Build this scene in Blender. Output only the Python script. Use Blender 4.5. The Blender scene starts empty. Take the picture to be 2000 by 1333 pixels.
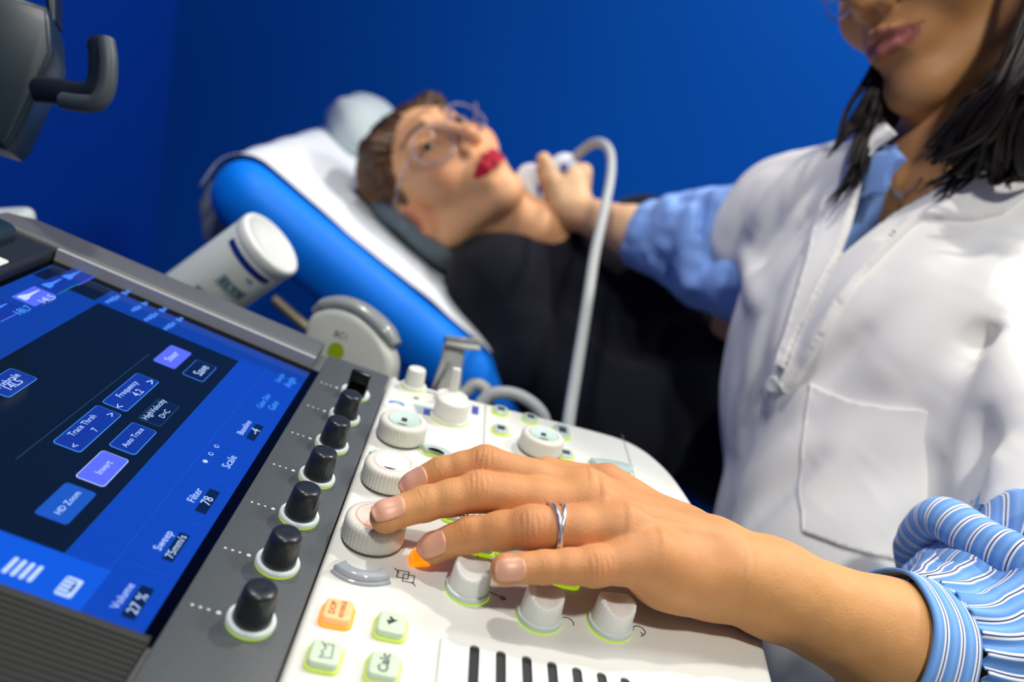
import bpy, bmesh, math, random
import numpy as np
from mathutils import Vector, Matrix
random.seed(7)
SC = bpy.context.scene
COL = SC.collection
PI = math.pi

# ------------------------------------------------------------------ camera
H0 = 0.92                     # height of the control panel above the floor
CAM_F = 1490.25               # focal length in pixels of the 2000 px frame
CAM_R = np.array([[-0.011052811490415794, -0.9699048389144252, 0.24323330119155173],
                  [0.3346855610501121, 0.22562991301545898, 0.9149189677655657],
                  [-0.942265042640726, 0.09151910075508393, 0.32211930028213426]])
CAM_C = np.array([-0.22870, -0.04387, 0.20672 + H0])
cam_data = bpy.data.cameras.new('camera')
cam = bpy.data.objects.new('camera', cam_data)
COL.objects.link(cam)
cm = np.eye(4); cm[:3, :3] = CAM_R.T; cm[:3, 3] = CAM_C
cam.matrix_world = Matrix(cm.tolist())
cam_data.sensor_fit = 'HORIZONTAL'; cam_data.sensor_width = 36.0
cam_data.lens = CAM_F * 36.0 / 2000.0
cam_data.clip_start = 0.01; cam_data.clip_end = 50
cam_data.dof.use_dof = True
cam_data.dof.focus_distance = 0.355
cam_data.dof.aperture_fstop = cam_data.lens / 5.6
SC.camera = cam

# ------------------------------------------------------------------ world, lights, exposure
w = bpy.data.worlds.new('world'); SC.world = w; w.use_nodes = True
w.node_tree.nodes['Background'].inputs[0].default_value = (0.78, 0.86, 1.0, 1)
w.node_tree.nodes['Background'].inputs[1].default_value = 0.06
SC.view_settings.view_transform = 'Standard'
SC.view_settings.look = 'None'
SC.view_settings.exposure = 0.30
SC.view_settings.gamma = 1.0
SC.view_settings.use_curve_mapping = False


def lamp(name, loc, target, size, watts, color, spot=None):
    L = bpy.data.lights.new(name, 'SPOT' if spot else 'AREA')
    L.energy = watts; L.color = color
    if spot:
        L.spot_size = math.radians(spot); L.spot_blend = 0.8; L.shadow_soft_size = size / 2
    else:
        L.shape = 'DISK'; L.size = size
    o = bpy.data.objects.new(name, L); COL.objects.link(o)
    o.location = loc
    o.rotation_euler = (Vector(target) - Vector(loc)).to_track_quat('-Z', 'Y').to_euler()
    return o


# ceiling downlights of the room
lamp('downlight_far_right', (0.95, -0.85, 2.50), (0.40, -0.30, 0.9), 0.07, 15, (1.0, 0.92, 0.80))
lamp('downlight_far_left', (0.45, 0.20, 2.50), (0.35, -0.20, 0.9), 0.09, 36, (1.0, 0.96, 0.90), 64)
lamp('downlight_behind_camera', (-0.75, -0.25, 2.50), (0.30, -0.30, 0.9), 0.14, 56, (1.0, 0.96, 0.90), 60)
lamp('ceiling_panel_right', (0.55, -1.65, 2.52), (0.9, -1.4, 0.9), 0.5, 21, (0.97, 0.99, 1.0))

# ------------------------------------------------------------------ measuring helpers (pixels of the photograph -> space)


def ray(x, y):
    return CAM_R.T @ np.array([(x - 1000) / CAM_F, -(y - 666.5) / CAM_F, -1.0])


def at(x, y, dep):
    return CAM_C + ray(x, y) * dep


def on_plane(x, y, P0, n):
    d = ray(x, y)
    return CAM_C + d * ((np.asarray(P0) - CAM_C) @ n) / (d @ n)


def V(*a):
    return np.array(a, float)


def unit(v):
    v = np.asarray(v, float)
    return v / max(np.linalg.norm(v), 1e-12)


def lin(h):
    h = h.lstrip('#'); out = []
    for i in (0, 2, 4):
        c = int(h[i:i + 2], 16) / 255
        out.append(c / 12.92 if c <= 0.04045 else ((c + 0.055) / 1.055) ** 2.4)
    return (*out, 1)


# ------------------------------------------------------------------ materials
def mat(name, color, rough=0.5, metal=0.0, spec=0.5, sss=0.0, sss_col=None, emit=None, emit_s=0.0, trans=0.0, ior=1.45,
        coat=0.0, bump=None, var=None, attr=False, alpha=1.0, sheen=0.0):
    """bump=(scale, strength, distance); var=(scale, amount)"""
    m = bpy.data.materials.new(name); m.use_nodes = True
    nt = m.node_tree; b = nt.nodes['Principled BSDF']
    col = lin(color) if isinstance(color, str) else color
    b.inputs['Base Color'].default_value = col
    b.inputs['Roughness'].default_value = rough
    b.inputs['Metallic'].default_value = metal
    b.inputs['Specular IOR Level'].default_value = spec
    b.inputs['IOR'].default_value = ior
    b.inputs['Transmission Weight'].default_value = trans
    b.inputs['Coat Weight'].default_value = coat
    b.inputs['Alpha'].default_value = alpha
    b.inputs['Sheen Weight'].default_value = sheen
    if sss:
        b.inputs['Subsurface Weight'].default_value = sss
        b.inputs['Subsurface Radius'].default_value = sss_col or (1.0, 0.4, 0.2)
        b.inputs['Subsurface Scale'].default_value = 0.004
    if emit:
        b.inputs['Emission Color'].default_value = lin(emit) if isinstance(emit, str) else emit
        b.inputs['Emission Strength'].default_value = emit_s
    tc = nt.nodes.new('ShaderNodeTexCoord')
    src = None
    if attr:
        a = nt.nodes.new('ShaderNodeAttribute'); a.attribute_name = 'tint'
        src = a.outputs['Color']
    if var:
        n = nt.nodes.new('ShaderNodeTexNoise'); n.inputs['Scale'].default_value = var[0]
        n.inputs['Detail'].default_value = 5
        nt.links.new(tc.outputs['Object'], n.inputs['Vector'])
        mr = nt.nodes.new('ShaderNodeMapRange')
        mr.inputs[1].default_value = 0.3; mr.inputs[2].default_value = 0.7
        mr.inputs[3].default_value = 1 - var[1]; mr.inputs[4].default_value = 1 + var[1]
        nt.links.new(n.outputs['Fac'], mr.inputs[0])
        mx = nt.nodes.new('ShaderNodeVectorMath'); mx.operation = 'SCALE'
        if src is not None:
            nt.links.new(src, mx.inputs[0])
        else:
            mx.inputs[0].default_value = col[:3]
        nt.links.new(mr.outputs[0], mx.inputs['Scale'])
        src = mx.outputs[0]
    if src is not None:
        nt.links.new(src, b.inputs['Base Color'])
    if bump:
        n = nt.nodes.new('ShaderNodeTexNoise'); n.inputs['Scale'].default_value = bump[0]
        n.inputs['Detail'].default_value = 4
        nt.links.new(tc.outputs['Object'], n.inputs['Vector'])
        bp = nt.nodes.new('ShaderNodeBump'); bp.inputs['Strength'].default_value = bump[1]
        bp.inputs['Distance'].default_value = bump[2]
        nt.links.new(n.outputs['Fac'], bp.inputs['Height'])
        nt.links.new(bp.outputs[0], b.inputs['Normal'])
    return m


M = {}
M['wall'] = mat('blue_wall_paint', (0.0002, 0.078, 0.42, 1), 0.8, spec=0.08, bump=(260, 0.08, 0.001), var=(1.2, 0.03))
M['wall_l'] = mat('shaded_blue_wall_paint', (0.0002, 0.040, 0.34, 1), 0.8, spec=0.08, bump=(260, 0.08, 0.001))  # darker copy of the wall blue, the light's fall-off put into the colour
M['ceiling'] = mat('ceiling_white', 'e8e8e4', 0.8, bump=(90, 0.1, 0.002))
M['plainwall'] = mat('room_side_paint', 'c9ccd0', 0.8, bump=(90, 0.1, 0.002))
M['floor'] = mat('grey_vinyl_floor', '6d7276', 0.45, var=(30, 0.08))
M['white_plastic'] = mat('console_white_plastic', 'dfe0d6', 0.42, bump=(2600, 0.10, 0.0003))
M['dark_plastic'] = mat('console_grey_plastic', '4c5152', 0.38, bump=(2600, 0.22, 0.0003), var=(1800, 0.18))
M['bezel'] = mat('bezel_grey', '5b5e5f', 0.42, bump=(2200, 0.15, 0.0003))
M['bezel_in'] = mat('bezel_inner_light', 'a3a6a8', 0.4)
M['rib_dark'] = mat('ribbed_dark_rubber', '2c2e2b', 0.7, bump=(1500, 0.1, 0.0003))
M['knob'] = mat('knob_black_satin', '23282b', 0.30, bump=(2500, 0.08, 0.0002), coat=0.2)
M['knob_gloss'] = mat('knob_black_gloss', '08090a', 0.15)
M['ring'] = mat('knob_skirt_white', 'd9e6e2', 0.3, sss=0.2, sss_col=(1, 1, 1))
M['lime'] = mat('lime_backlight', '9fbf00', 0.4, emit='c8f01e', emit_s=0.42)
M['lime_dim'] = mat('lime_backlight_dim', 'c2d65a', 0.4, emit='d0f050', emit_s=0.16)
M['amber'] = mat('amber_backlight', 'f09020', 0.4, emit='ff8a14', emit_s=0.7)
M['amber_face'] = mat('amber_key_face', 'ffb884', 0.35, emit='ff9a50', emit_s=0.35)
M['amber_print'] = mat('amber_key_print', '7a3c14', 0.6)
M['orange'] = mat('orange_key_gel', 'ff9d10', 0.15, emit='ff8a00', emit_s=0.85, coat=0.6)
M['key'] = mat('key_pale_green', 'c9dcc0', 0.28, emit='b8e0a8', emit_s=0.05, coat=0.2)
M['key_far'] = mat('key_grey_green', 'b4c6bf', 0.15, coat=0.5)
M['gel'] = mat('clear_key_gel', 'c9d0d8', 0.08, trans=0.35, coat=0.8)
M['print'] = mat('dark_print', '2f3436', 0.6)
M['pink'] = mat('pink_button_lens', 'f0c8b8', 0.1, emit='ffb49a', emit_s=0.22, coat=0.8)
M['pinkw'] = mat('white_pink_button_lens', 'f2ded8', 0.1, emit='ffe0d4', emit_s=0.2, coat=0.8)
M['greenlens'] = mat('green_button_lens', 'c3d8cb', 0.08, emit='c0e4cc', emit_s=0.1, coat=0.8)
M['wheel'] = mat('encoder_wheel_plastic', 'd6d4c8', 0.45)
M['paddle'] = mat('paddle_knob_plastic', 'eceee6', 0.35, sss=0.4, sss_col=(1, 1, 1))
M['slot'] = mat('slot_dark', '1b2128', 0.5)
M['groove'] = mat('panel_groove', '6e7068', 0.6)
M['dot'] = mat('printed_dot', 'c8d2d2', 0.5)
M['glass_black'] = mat('screen_glass_black', '020204', 0.09, spec=0.35)


def screen_mat(name, col, s=1.0):
    return mat(name, (0.003, 0.004, 0.008, 1), 0.09, emit=col, emit_s=s, spec=0.55)


M['ui_blue'] = screen_mat('ui_blue', (0.002, 0.05, 0.42, 1))
M['ui_blue2'] = screen_mat('ui_blue_bright', (0.002, 0.085, 0.62, 1))
M['ui_strip'] = screen_mat('ui_blue_strip', (0.002, 0.04, 0.30, 1))
M['ui_navy'] = screen_mat('ui_navy', (0.0002, 0.0055, 0.018, 1))
M['ui_line'] = screen_mat('ui_line', (0.06, 0.30, 0.95, 1))
M['ui_dim'] = screen_mat('ui_line_dim', (0.02, 0.06, 0.12, 1))
M['ui_text'] = screen_mat('ui_text', (0.45, 0.62, 1.0, 1))
M['ui_textb'] = screen_mat('ui_text_blue', (0.06, 0.22, 0.80, 1))
M['ui_btn'] = screen_mat('ui_button', (0.004, 0.03, 0.28, 1))
M['ui_btnhi'] = screen_mat('ui_button_bright', (0.09, 0.13, 0.85, 1))
M['ui_btnmid'] = screen_mat('ui_button_mid', (0.008, 0.08, 0.45, 1))
M['ui_box'] = screen_mat('ui_value_box', (0.0003, 0.010, 0.05, 1))
M['ui_green'] = screen_mat('ui_green', (0.01, 0.22, 0.18, 1))
M['bed_blue'] = mat('bed_blue_vinyl', (0.0005, 0.20, 0.86, 1), 0.5, spec=.25, bump=(420, 0.12, 0.0008))
M['paper'] = mat('bed_paper', 'dfe5ea', 0.75, bump=(60, 0.25, 0.002))
M['pillow_grey'] = mat('grey_pillow_cloth', '5e6b72', 0.8, bump=(300, 0.2, 0.001))
M['white_cloth'] = mat('white_pillow_cloth', 'c2d0d0', 0.8, bump=(200, 0.2, 0.001))
M['metal_grey'] = mat('bed_frame_grey', '7e8688', 0.4, metal=0.3)
M['rod'] = mat('bronze_rod', '6f6852', 0.4, metal=0.4)
M['bottle'] = mat('bottle_white_plastic', 'd3dcd4', 0.38, sss=0.15, sss_col=(1, 1, 1))
M['bottle_cap'] = mat('bottle_cap_white', 'e6ebe6', 0.35, sss=0.15, sss_col=(1, 1, 1))
M['navy'] = mat('navy_band_print', '0a2d84', 0.4)
M['navyprint'] = mat('teal_navy_print', '2b4c68', 0.5)
M['labelbox'] = mat('pale_teal_label', '9db4b2', 0.5)
M['probe'] = mat('probe_shell', 'c4c8bd', 0.35, sss=0.05, sss_col=(1, 1, 1))
M['probe_lens'] = mat('probe_lens_grey', '8a908f', 0.22, coat=0.4)
M['probe_white'] = mat('probe_white_shell', 'dfe6ec', 0.3)
M['lime_dot'] = mat('lime_dot_print', '8ea60c', 0.4)
M['blue_print'] = mat('blue_print', '1f76c2', 0.4)
M['violet_print'] = mat('violet_print', '4a52a0', 0.4)
M['cable'] = mat('cable_grey', 'b6bcb8', 0.4)
M['monitor'] = mat('monitor_dark_plastic', '1c2c35', 0.35)
M['handle'] = mat('handle_black_plastic', '1c2326', 0.35)
M['handle_rub'] = mat('handle_grey_rubber', '3e484b', 0.5)


# ------------------------------------------------------------------ object helpers
WM = {}     # object name -> world matrix


def link(o, parent=None, Mw=None):
    COL.objects.link(o)
    Mw = Mw or Matrix.Identity(4)
    if parent is not None:
        o.parent = parent
        o.matrix_local = WM[parent.name].inverted() @ Mw
    else:
        o.matrix_local = Mw
    WM[o.name] = Mw
    return o


def thing(name, loc, label, cat, group=None):
    o = bpy.data.objects.new(name, None); o.empty_display_size = 0.02
    link(o, None, Matrix.Translation(Vector([float(c) for c in loc])))
    tag(o, label, cat, group)
    return o


def tag(o, label, cat=None, group=None):
    o['label'] = label
    if cat: o['category'] = cat
    if group: o['group'] = group


def base_of(parent, loc=None):
    return WM[parent.name].translation


def mesh_from(name, verts, faces, mats, fmat=None, smooth=True, sharp=None, uvs=None):
    me = bpy.data.meshes.new(name)
    me.from_pydata([tuple(map(float, v)) for v in verts], [], [tuple(int(i) for i in f) for f in faces])
    for m in (mats if isinstance(mats, (list, tuple)) else [mats]):
        me.materials.append(m)
    if fmat is not None:
        me.polygons.foreach_set('material_index', fmat)
    me.polygons.foreach_set('use_smooth', [smooth] * len(me.polygons))
    if sharp:
        me.set_sharp_from_angle(angle=math.radians(sharp))
    me.update()
    return me


class Geo:
    """collects faces with materials, links them as ONE mesh object"""

    def __init__(s):
        s.v = []; s.f = []; s.m = []; s.mats = []

    def mi(s, m):
        if m not in s.mats: s.mats.append(m)
        return s.mats.index(m)

    def add(s, verts, faces, m, T=None):
        off = len(s.v)
        if T is not None:
            verts = [T @ Vector([float(c) for c in q]) for q in verts]
        s.v += [tuple(q) for q in verts]
        s.f += [tuple(i + off for i in f) for f in faces]
        s.m += [s.mi(m)] * len(faces)
        return s

    def obj(s, name, parent=None, Mw=None, smooth=True, sharp=35, local=False):
        """vertices are in world space unless local=True (then they are in the frame Mw)"""
        if not local:
            base = WM[parent.name] if parent is not None else (Mw or Matrix.Identity(4))
            inv = base.inverted()
            vs = [inv @ Vector([float(c) for c in q]) for q in s.v]
            Mw = base
        else:
            vs = s.v
        me = mesh_from(name, vs, s.f, s.mats, s.m, smooth, sharp)
        o = bpy.data.objects.new(name, me)
        return link(o, parent, Mw)


def frame(o, u, v, n):
    """matrix whose axes are u, v, n at o"""
    m = Matrix.Identity(4)
    for i in range(3):
        m[i][0] = float(u[i]); m[i][1] = float(v[i]); m[i][2] = float(n[i]); m[i][3] = float(o[i])
    return m


def lathe(prof, seg=48, rad=None, cap=True):
    """prof [(r,z)..]; rad(theta, i) multiplies r"""
    vs = []; fs = []
    for i, (r, z) in enumerate(prof):
        for k in range(seg):
            t = 2 * PI * k / seg
            rr = r * (rad(t, i) if rad else 1)
            vs.append((rr * math.cos(t), rr * math.sin(t), z))
    for i in range(len(prof) - 1):
        for k in range(seg):
            k2 = (k + 1) % seg
            fs.append((i * seg + k, i * seg + k2, (i + 1) * seg + k2, (i + 1) * seg + k))
    if cap:
        fs.append(tuple(range(seg - 1, -1, -1)))
        fs.append(tuple((len(prof) - 1) * seg + k for k in range(seg)))
    return vs, fs


def rrect(w_, h_, r, n=6, cx=0, cy=0):
    pts = []
    r = min(r, w_ / 2 - 1e-6, h_ / 2 - 1e-6)
    for sx, sy, a0 in ((1, 1, 0), (-1, 1, 90), (-1, -1, 180), (1, -1, 270)):
        for k in range(n + 1):
            a = math.radians(a0 + 90 * k / n)
            pts.append((cx + sx * (w_ / 2 - r) + r * math.cos(a), cy + sy * (h_ / 2 - r) + r * math.sin(a)))
    return pts


def slab(outline, z0, z1, bev=0.0, n=3, inset_ok=True):
    """extruded outline with a rounded top edge; outline counter-clockwise"""
    o = np.array(outline, float); N = len(o)
    nx = np.roll(o, -1, 0) - np.roll(o, 1, 0)
    nn = np.stack([nx[:, 1], -nx[:, 0]], 1); nn /= np.maximum(np.linalg.norm(nn, axis=1)[:, None], 1e-9)
    area = 0.5 * np.sum(o[:, 0] * np.roll(o[:, 1], -1) - np.roll(o[:, 0], -1) * o[:, 1])
    if area < 0: nn = -nn
    rings = [(0, z0)]
    if bev > 0:
        for k in range(n + 1):
            a = PI / 2 * k / n
            rings.append((bev * (1 - math.cos(a)), z1 - bev + bev * math.sin(a)))
    else:
        rings.append((0, z1))
    vs = []; fs = []
    for ins, z in rings:
        q = o - nn * ins
        vs += [(a, b, z) for a, b in q]
    for i in range(len(rings) - 1):
        for k in range(N):
            k2 = (k + 1) % N
            f = (i * N + k, i * N + k2, (i + 1) * N + k2, (i + 1) * N + k)
            fs.append(f if area > 0 else f[::-1])
    top = tuple((len(rings) - 1) * N + k for k in range(N)); bot = tuple(range(N - 1, -1, -1))
    fs.append(top if area > 0 else top[::-1]); fs.append(bot if area > 0 else bot[::-1])
    return vs, fs


def box(a, b):
    (x0, y0, z0), (x1, y1, z1) = a, b
    vs = [(x0, y0, z0), (x1, y0, z0), (x1, y1, z0), (x0, y1, z0), (x0, y0, z1), (x1, y0, z1), (x1, y1, z1), (x0, y1, z1)]
    return vs, [(0, 3, 2, 1), (4, 5, 6, 7), (0, 1, 5, 4), (1, 2, 6, 5), (2, 3, 7, 6), (3, 0, 4, 7)]


def catmull(pts, sub=8):
    P = [np.array(q, float) for q in pts]
    P = [2 * P[0] - P[1]] + P + [2 * P[-1] - P[-2]]
    out = []
    for i in range(1, len(P) - 2):
        for k in range(sub):
            t = k / sub
            out.append(0.5 * ((2 * P[i]) + (-P[i - 1] + P[i + 1]) * t + (2 * P[i - 1] - 5 * P[i] + 4 * P[i + 1] - P[i + 2]) * t * t
                              + (-P[i - 1] + 3 * P[i] - 3 * P[i + 1] + P[i + 2]) * t ** 3))
    out.append(P[-2])
    return out


def tube(pts, r, seg=12, closed=False, flat=None):
    """r: number or list; flat=(axis vector, factor) squashes the section"""
    P = [np.array(q, float) for q in pts]; n = len(P)
    R = list(r) if hasattr(r, '__len__') else [r] * n
    if len(R) != n:
        R = list(np.interp(np.linspace(0, 1, n), np.linspace(0, 1, len(R)), R))
    vs = []; fs = []; up = None
    for i in range(n):
        if closed: t = unit(P[(i + 1) % n] - P[i - 1])
        else: t = unit(P[min(i + 1, n - 1)] - P[max(i - 1, 0)])
        if up is None:
            up = np.cross(t, [0, 0, 1.0])
            if np.linalg.norm(up) < 0.1: up = np.cross(t, [0, 1.0, 0])
        up = unit(up - t * (up @ t)); w_ = np.cross(t, up)
        for k in range(seg):
            a = 2 * PI * k / seg
            d = up * math.cos(a) + w_ * math.sin(a)
            if flat is not None:
                fa = unit(flat[0]); d = d - fa * (d @ fa) * (1 - flat[1])
            vs.append(P[i] + d * R[i])
    m = n if closed else n - 1
    for i in range(m):
        j = (i + 1) % n
        for k in range(seg):
            k2 = (k + 1) % seg
            fs.append((i * seg + k, i * seg + k2, j * seg + k2, j * seg + k))
    if not closed:
        fs.append(tuple(range(seg - 1, -1, -1))); fs.append(tuple((n - 1) * seg + k for k in range(seg)))
    return vs, fs


_txt = {}


def text_geo(s, size, align='CENTER', bold=False):
    key = (s, size, align, bold)
    if key in _txt: return _txt[key]
    c = bpy.data.curves.new('t', 'FONT'); c.body = s; c.size = size; c.align_x = align; c.align_y = 'CENTER'
    c.resolution_u = 2
    if bold: c.offset = size * 0.02
    o = bpy.data.objects.new('t', c)
    me = bpy.data.meshes.new_from_object(o)
    vs = [tuple(v.co) for v in me.vertices]; fs = [tuple(q.vertices) for q in me.polygons]
    bpy.data.objects.remove(o); bpy.data.curves.remove(c); bpy.data.meshes.remove(me)
    _txt[key] = (vs, fs)
    return vs, fs


def strip2d(pts, wd):
    """polyline as thin flat ribbon in 2D (z=0)"""
    vs = []; fs = []
    for i in range(len(pts) - 1):
        a = np.array(pts[i], float); b = np.array(pts[i + 1], float)
        t = unit(b - a); n_ = np.array([-t[1], t[0]]) * wd / 2; e = t * wd / 2
        k = len(vs)
        for q in (a - e - n_, b + e - n_, b + e + n_, a - e + n_): vs.append((q[0], q[1], 0))
        fs.append((k, k + 1, k + 2, k + 3))
    return vs, fs


def copy_tree(o, Mw, parent):
    c = o.copy(); link(c, parent, Mw)
    for ch in list(o.children):
        copy_tree(ch, Mw @ (WM[o.name].inverted() @ WM[ch.name]), c)
    return c


# ------------------------------------------------------------------ the room
def structure(name, verts, faces, m):
    o = Geo().add(verts, faces, m).obj(name, smooth=False, sharp=None)
    o['kind'] = 'structure'
    return o


structure('floor', *box((-2.2, -2.4, -0.1), (1.75, 0.86, 0.0)), M['floor'])
structure('ceiling', *box((-2.2, -2.4, 2.6), (1.75, 0.86, 2.7)), M['ceiling'])
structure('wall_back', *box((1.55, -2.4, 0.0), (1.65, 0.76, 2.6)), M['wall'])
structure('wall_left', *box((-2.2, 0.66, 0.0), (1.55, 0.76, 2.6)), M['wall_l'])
structure('wall_right', *box((-2.2, -2.4, 0.0), (1.55, -2.3, 2.6)), M['plainwall'])
structure('wall_front', *box((-2.2, -2.3, 0.0), (-2.1, 0.66, 2.6)), M['plainwall'])
# ------------------------------------------------------------------ the ultrasound console
AX = V(1, 0, 0)
UD = V(0, math.cos(.128), math.sin(.128)); ND = V(0, -math.sin(.128), math.cos(.128))
US = V(0, math.cos(.2), math.sin(.2)); NS = V(0, -math.sin(.2), math.cos(.2))
OD = V(0, 0, H0); OW = V(0, 0, H0 - .0021); OS = OD + UD * .0395
FW = frame(OW, AX, V(0, 1, 0), V(0, 0, 1)); FD = frame(OD, AX, UD, ND); FS = frame(OS, AX, US, NS)


def w2(x, y, z=0.0):
    q = on_plane(x, y, OW + V(0, 0, z), V(0, 0, 1)); return q[0], q[1]


def s2(x, y):
    q = on_plane(x, y, OS, NS); return q[0], (q - OS) @ US


console = thing('ultrasound_console', (0.06, 0.0, 0.0),
                'white and grey ultrasound control console with a lit blue touch screen under the hand', 'ultrasound machine')

# white keyboard deck
deck = [(-.13, -.0163), (.2519, -.0163), (.2478, -.050), (.2444, -.083), (.2425, -.120), (.2405, -.150), (.237, -.176), (.229, -.190), (.214, -.2005), (.192, -.208),
        (.154, -.2135), (.10, -.2175), (.062, -.2192), (.052, -.2186), (.046, -.2172), (.018, -.2125), (-.02, -.206), (-.13, -.190)]
dk = catmull([(a, b, 0) for a, b in deck[1:]], 5)
dk = [deck[0]] + [(q[0], q[1]) for q in dk]
g = Geo(); v_, f_ = slab(dk, -.05, 0, .004, 4); g.add(v_, f_, M['white_plastic'], FW)
# seams of the deck
for a, b in (((.2435, -.0832), (.060, -.0834)), ((.2405, -.1792), (.150, -.1778))):
    v_, f_ = strip2d([a, b], .0005); g.add([(x, y, .0002) for x, y, z in v_], f_, M['groove'], FW)
g.obj('keyboard_deck', console)
# grey knob strip
g = Geo()
v_, f_ = slab([(-.13, -.0163), (.2519, -.0163), (.2519, .0262), (-.13, .0262)], -.05, 0, .0012, 2); g.add(v_, f_, M['dark_plastic'], FD)
g.obj('knob_strip', console)
# screen housing: grey tray with the bezels round the glass
g = Geo()
v_, f_ = slab([(-.13, -.0140), (.252, -.0140), (.252, .205), (.215, .222), (-.13, .222)], -.05, -.0012, .001, 2); g.add(v_, f_, M['bezel'], FS)
g.obj('screen_tray', console)
g = Geo()
v_, f_ = slab([(.2260, -.0080), (.2525, -.0080), (.2525, .185), (.2440, .200), (.2260, .200)], -.010, .0085, .003, 3)
g.add(v_, f_, M['bezel'], FS)
v_, f_ = box((.2235, -.0078, -.001), (.2262, .1565, .0075)); g.add(v_, f_, M['bezel_in'], FS)
g.obj('screen_bezel', console)
g = Geo()
v_, f_ = slab([(-.13, .1575), (.2262, .1575), (.2262, .222), (-.13, .222)], -.012, .0065, .003, 3); g.add(v_, f_, M['knob'], FS)
v_, f_ = slab(rrect(.060, .034, .010, 5, .190, .192), .0060, .0145, .004, 3); g.add(v_, f_, M['monitor'], FS)
g.obj('screen_bezel', console)
g = Geo()    # sticker on the bezel beside the glass
lx, ls = .166, .171
v_, f_ = slab(rrect(.040, .019, .002, 4, lx, ls), .0064, .0070, .0002, 1); g.add(v_, f_, M['bottle'], FS)
for k in range(4):
    v_, f_ = slab(rrect(.0042, .007 - (k % 2) * .002, .0006, 2, lx + .017 - k * .0046, ls + .003), .0069, .0073); g.add(v_, f_, M['handle'], FS)
v_, f_ = slab(rrect(.006, .005, .0024, 4, lx + .010, ls - .005), .0069, .0073); g.add(v_, f_, M['blue_print'], FS)
g.obj('bezel_sticker', console)['label'] = 'white sticker with black marks and a blue dot'
# ribbed hand rail at the near edge of the screen
g = Geo()
prof = [(-.0215, -.004), (-.0215, .0035), (-.0240, .0052)]
x = -.0262
while x > -.0560:
    prof += [(x, .0052), (x - .0005, .0043), (x - .0014, .0043), (x - .0019, .0052)]; x -= .0024
prof += [(-.0620, .0040), (-.0640, -.004)]
n_ = len(prof); vs = [(a, s, z) for s in (-.0120, .175) for a, z in prof]
fs = [(i, i + 1, n_ + i + 1, n_ + i) for i in range(n_ - 1)] + [tuple(range(n_ - 1, -1, -1)), tuple(range(n_, 2 * n_))]
g.add(vs, fs, M['rib_dark'], FS)
g.obj('ribbed_hand_rail', console, smooth=False)
# pedestal down to the floor, column, base and castors
g = Geo()
v_, f_ = slab(rrect(.34, .36, .05, 6, .062, 0.0), H0 - .16, H0 - .050, .01, 2); g.add(v_, f_, M['bezel'])
g.obj('console_underside', console)
g = Geo(); v_, f_ = slab(rrect(.20, .26, .05, 6, .06, .04), .10, H0 - .14); g.add(v_, f_, M['white_plastic']); g.obj('pedestal', console)
g = Geo(); v_, f_ = slab(rrect(.42, .50, .08, 6, .06, .02), .07, .16, .02, 3); g.add(v_, f_, M['bezel']); g.obj('wheel_base', console)
cv, cf = lathe([(.0, -.015), (.034, -.015), (.038, -.009), (.038, .009), (.034, .015), (0, .015)], 24, cap=False)
wm = mesh_from('castor', cv, cf, M['knob'])
for sx in (-.10, .22):
    for sy in (-.17, .21):
        o = bpy.data.objects.new('castor', wm); link(o, console, frame(V(sx, sy, .038), V(0, 0, 1), V(1, 0, 0), V(0, 1, 0)))

# ------------------------------------------------------------------ touch screen
g = Geo(); v_, f_ = slab([(-.0215, -.0140), (.2236, -.0140), (.2236, .1575), (-.0215, .1575)], -.004, 0, 0); g.add(v_, f_, M['glass_black'], FS)
screen = g.obj('touch_screen', console, smooth=False)


class Flat(Geo):
    """flat pieces on the screen glass"""

    def poly(s, pts, z, m):
        v_ = [(a, b, z) for a, b in pts]
        ar = sum(pts[i][0] * pts[(i + 1) % len(pts)][1] - pts[(i + 1) % len(pts)][0] * pts[i][1] for i in range(len(pts)))
        f_ = [tuple(range(len(pts)))] if ar > 0 else [tuple(range(len(pts) - 1, -1, -1))]
        return s.add(v_, f_, m, FS)

    def line(s, pts, wd, z, m):
        v_, f_ = strip2d(pts, wd); return s.add([(a, b, z) for a, b, c in v_], f_, m, FS)

    def text(s, t, p0, p1, z, m, F=None, conv=s2, hk=1.0):
        a = np.array(conv(*p0)); b = np.array(conv(*p1)); c = (a + b) / 2; L = np.linalg.norm(b - a)
        v_, f_ = text_geo(t, 1.0)
        xs = [q[0] for q in v_]; k = L / (max(xs) - min(xs)); x0 = (max(xs) + min(xs)) / 2
        return s.add([((q[0] - x0) * k + c[0], q[1] * k * hk + c[1], z) for q in v_], f_, m, F or FS)


def bounds(cs):
    P = np.array([s2(*c) for c in cs]); xs = np.sort(P[:, 0]); ss = np.sort(P[:, 1])
    return xs[:2].mean(), xs[2:].mean(), ss[:2].mean(), ss[2:].mean()


def rr(b, r=.0016, grow=0.0):
    return rrect(b[1] - b[0] + 2 * grow, b[3] - b[2] + 2 * grow, r, 4, (b[0] + b[1]) / 2, (b[2] + b[3]) / 2)


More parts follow.
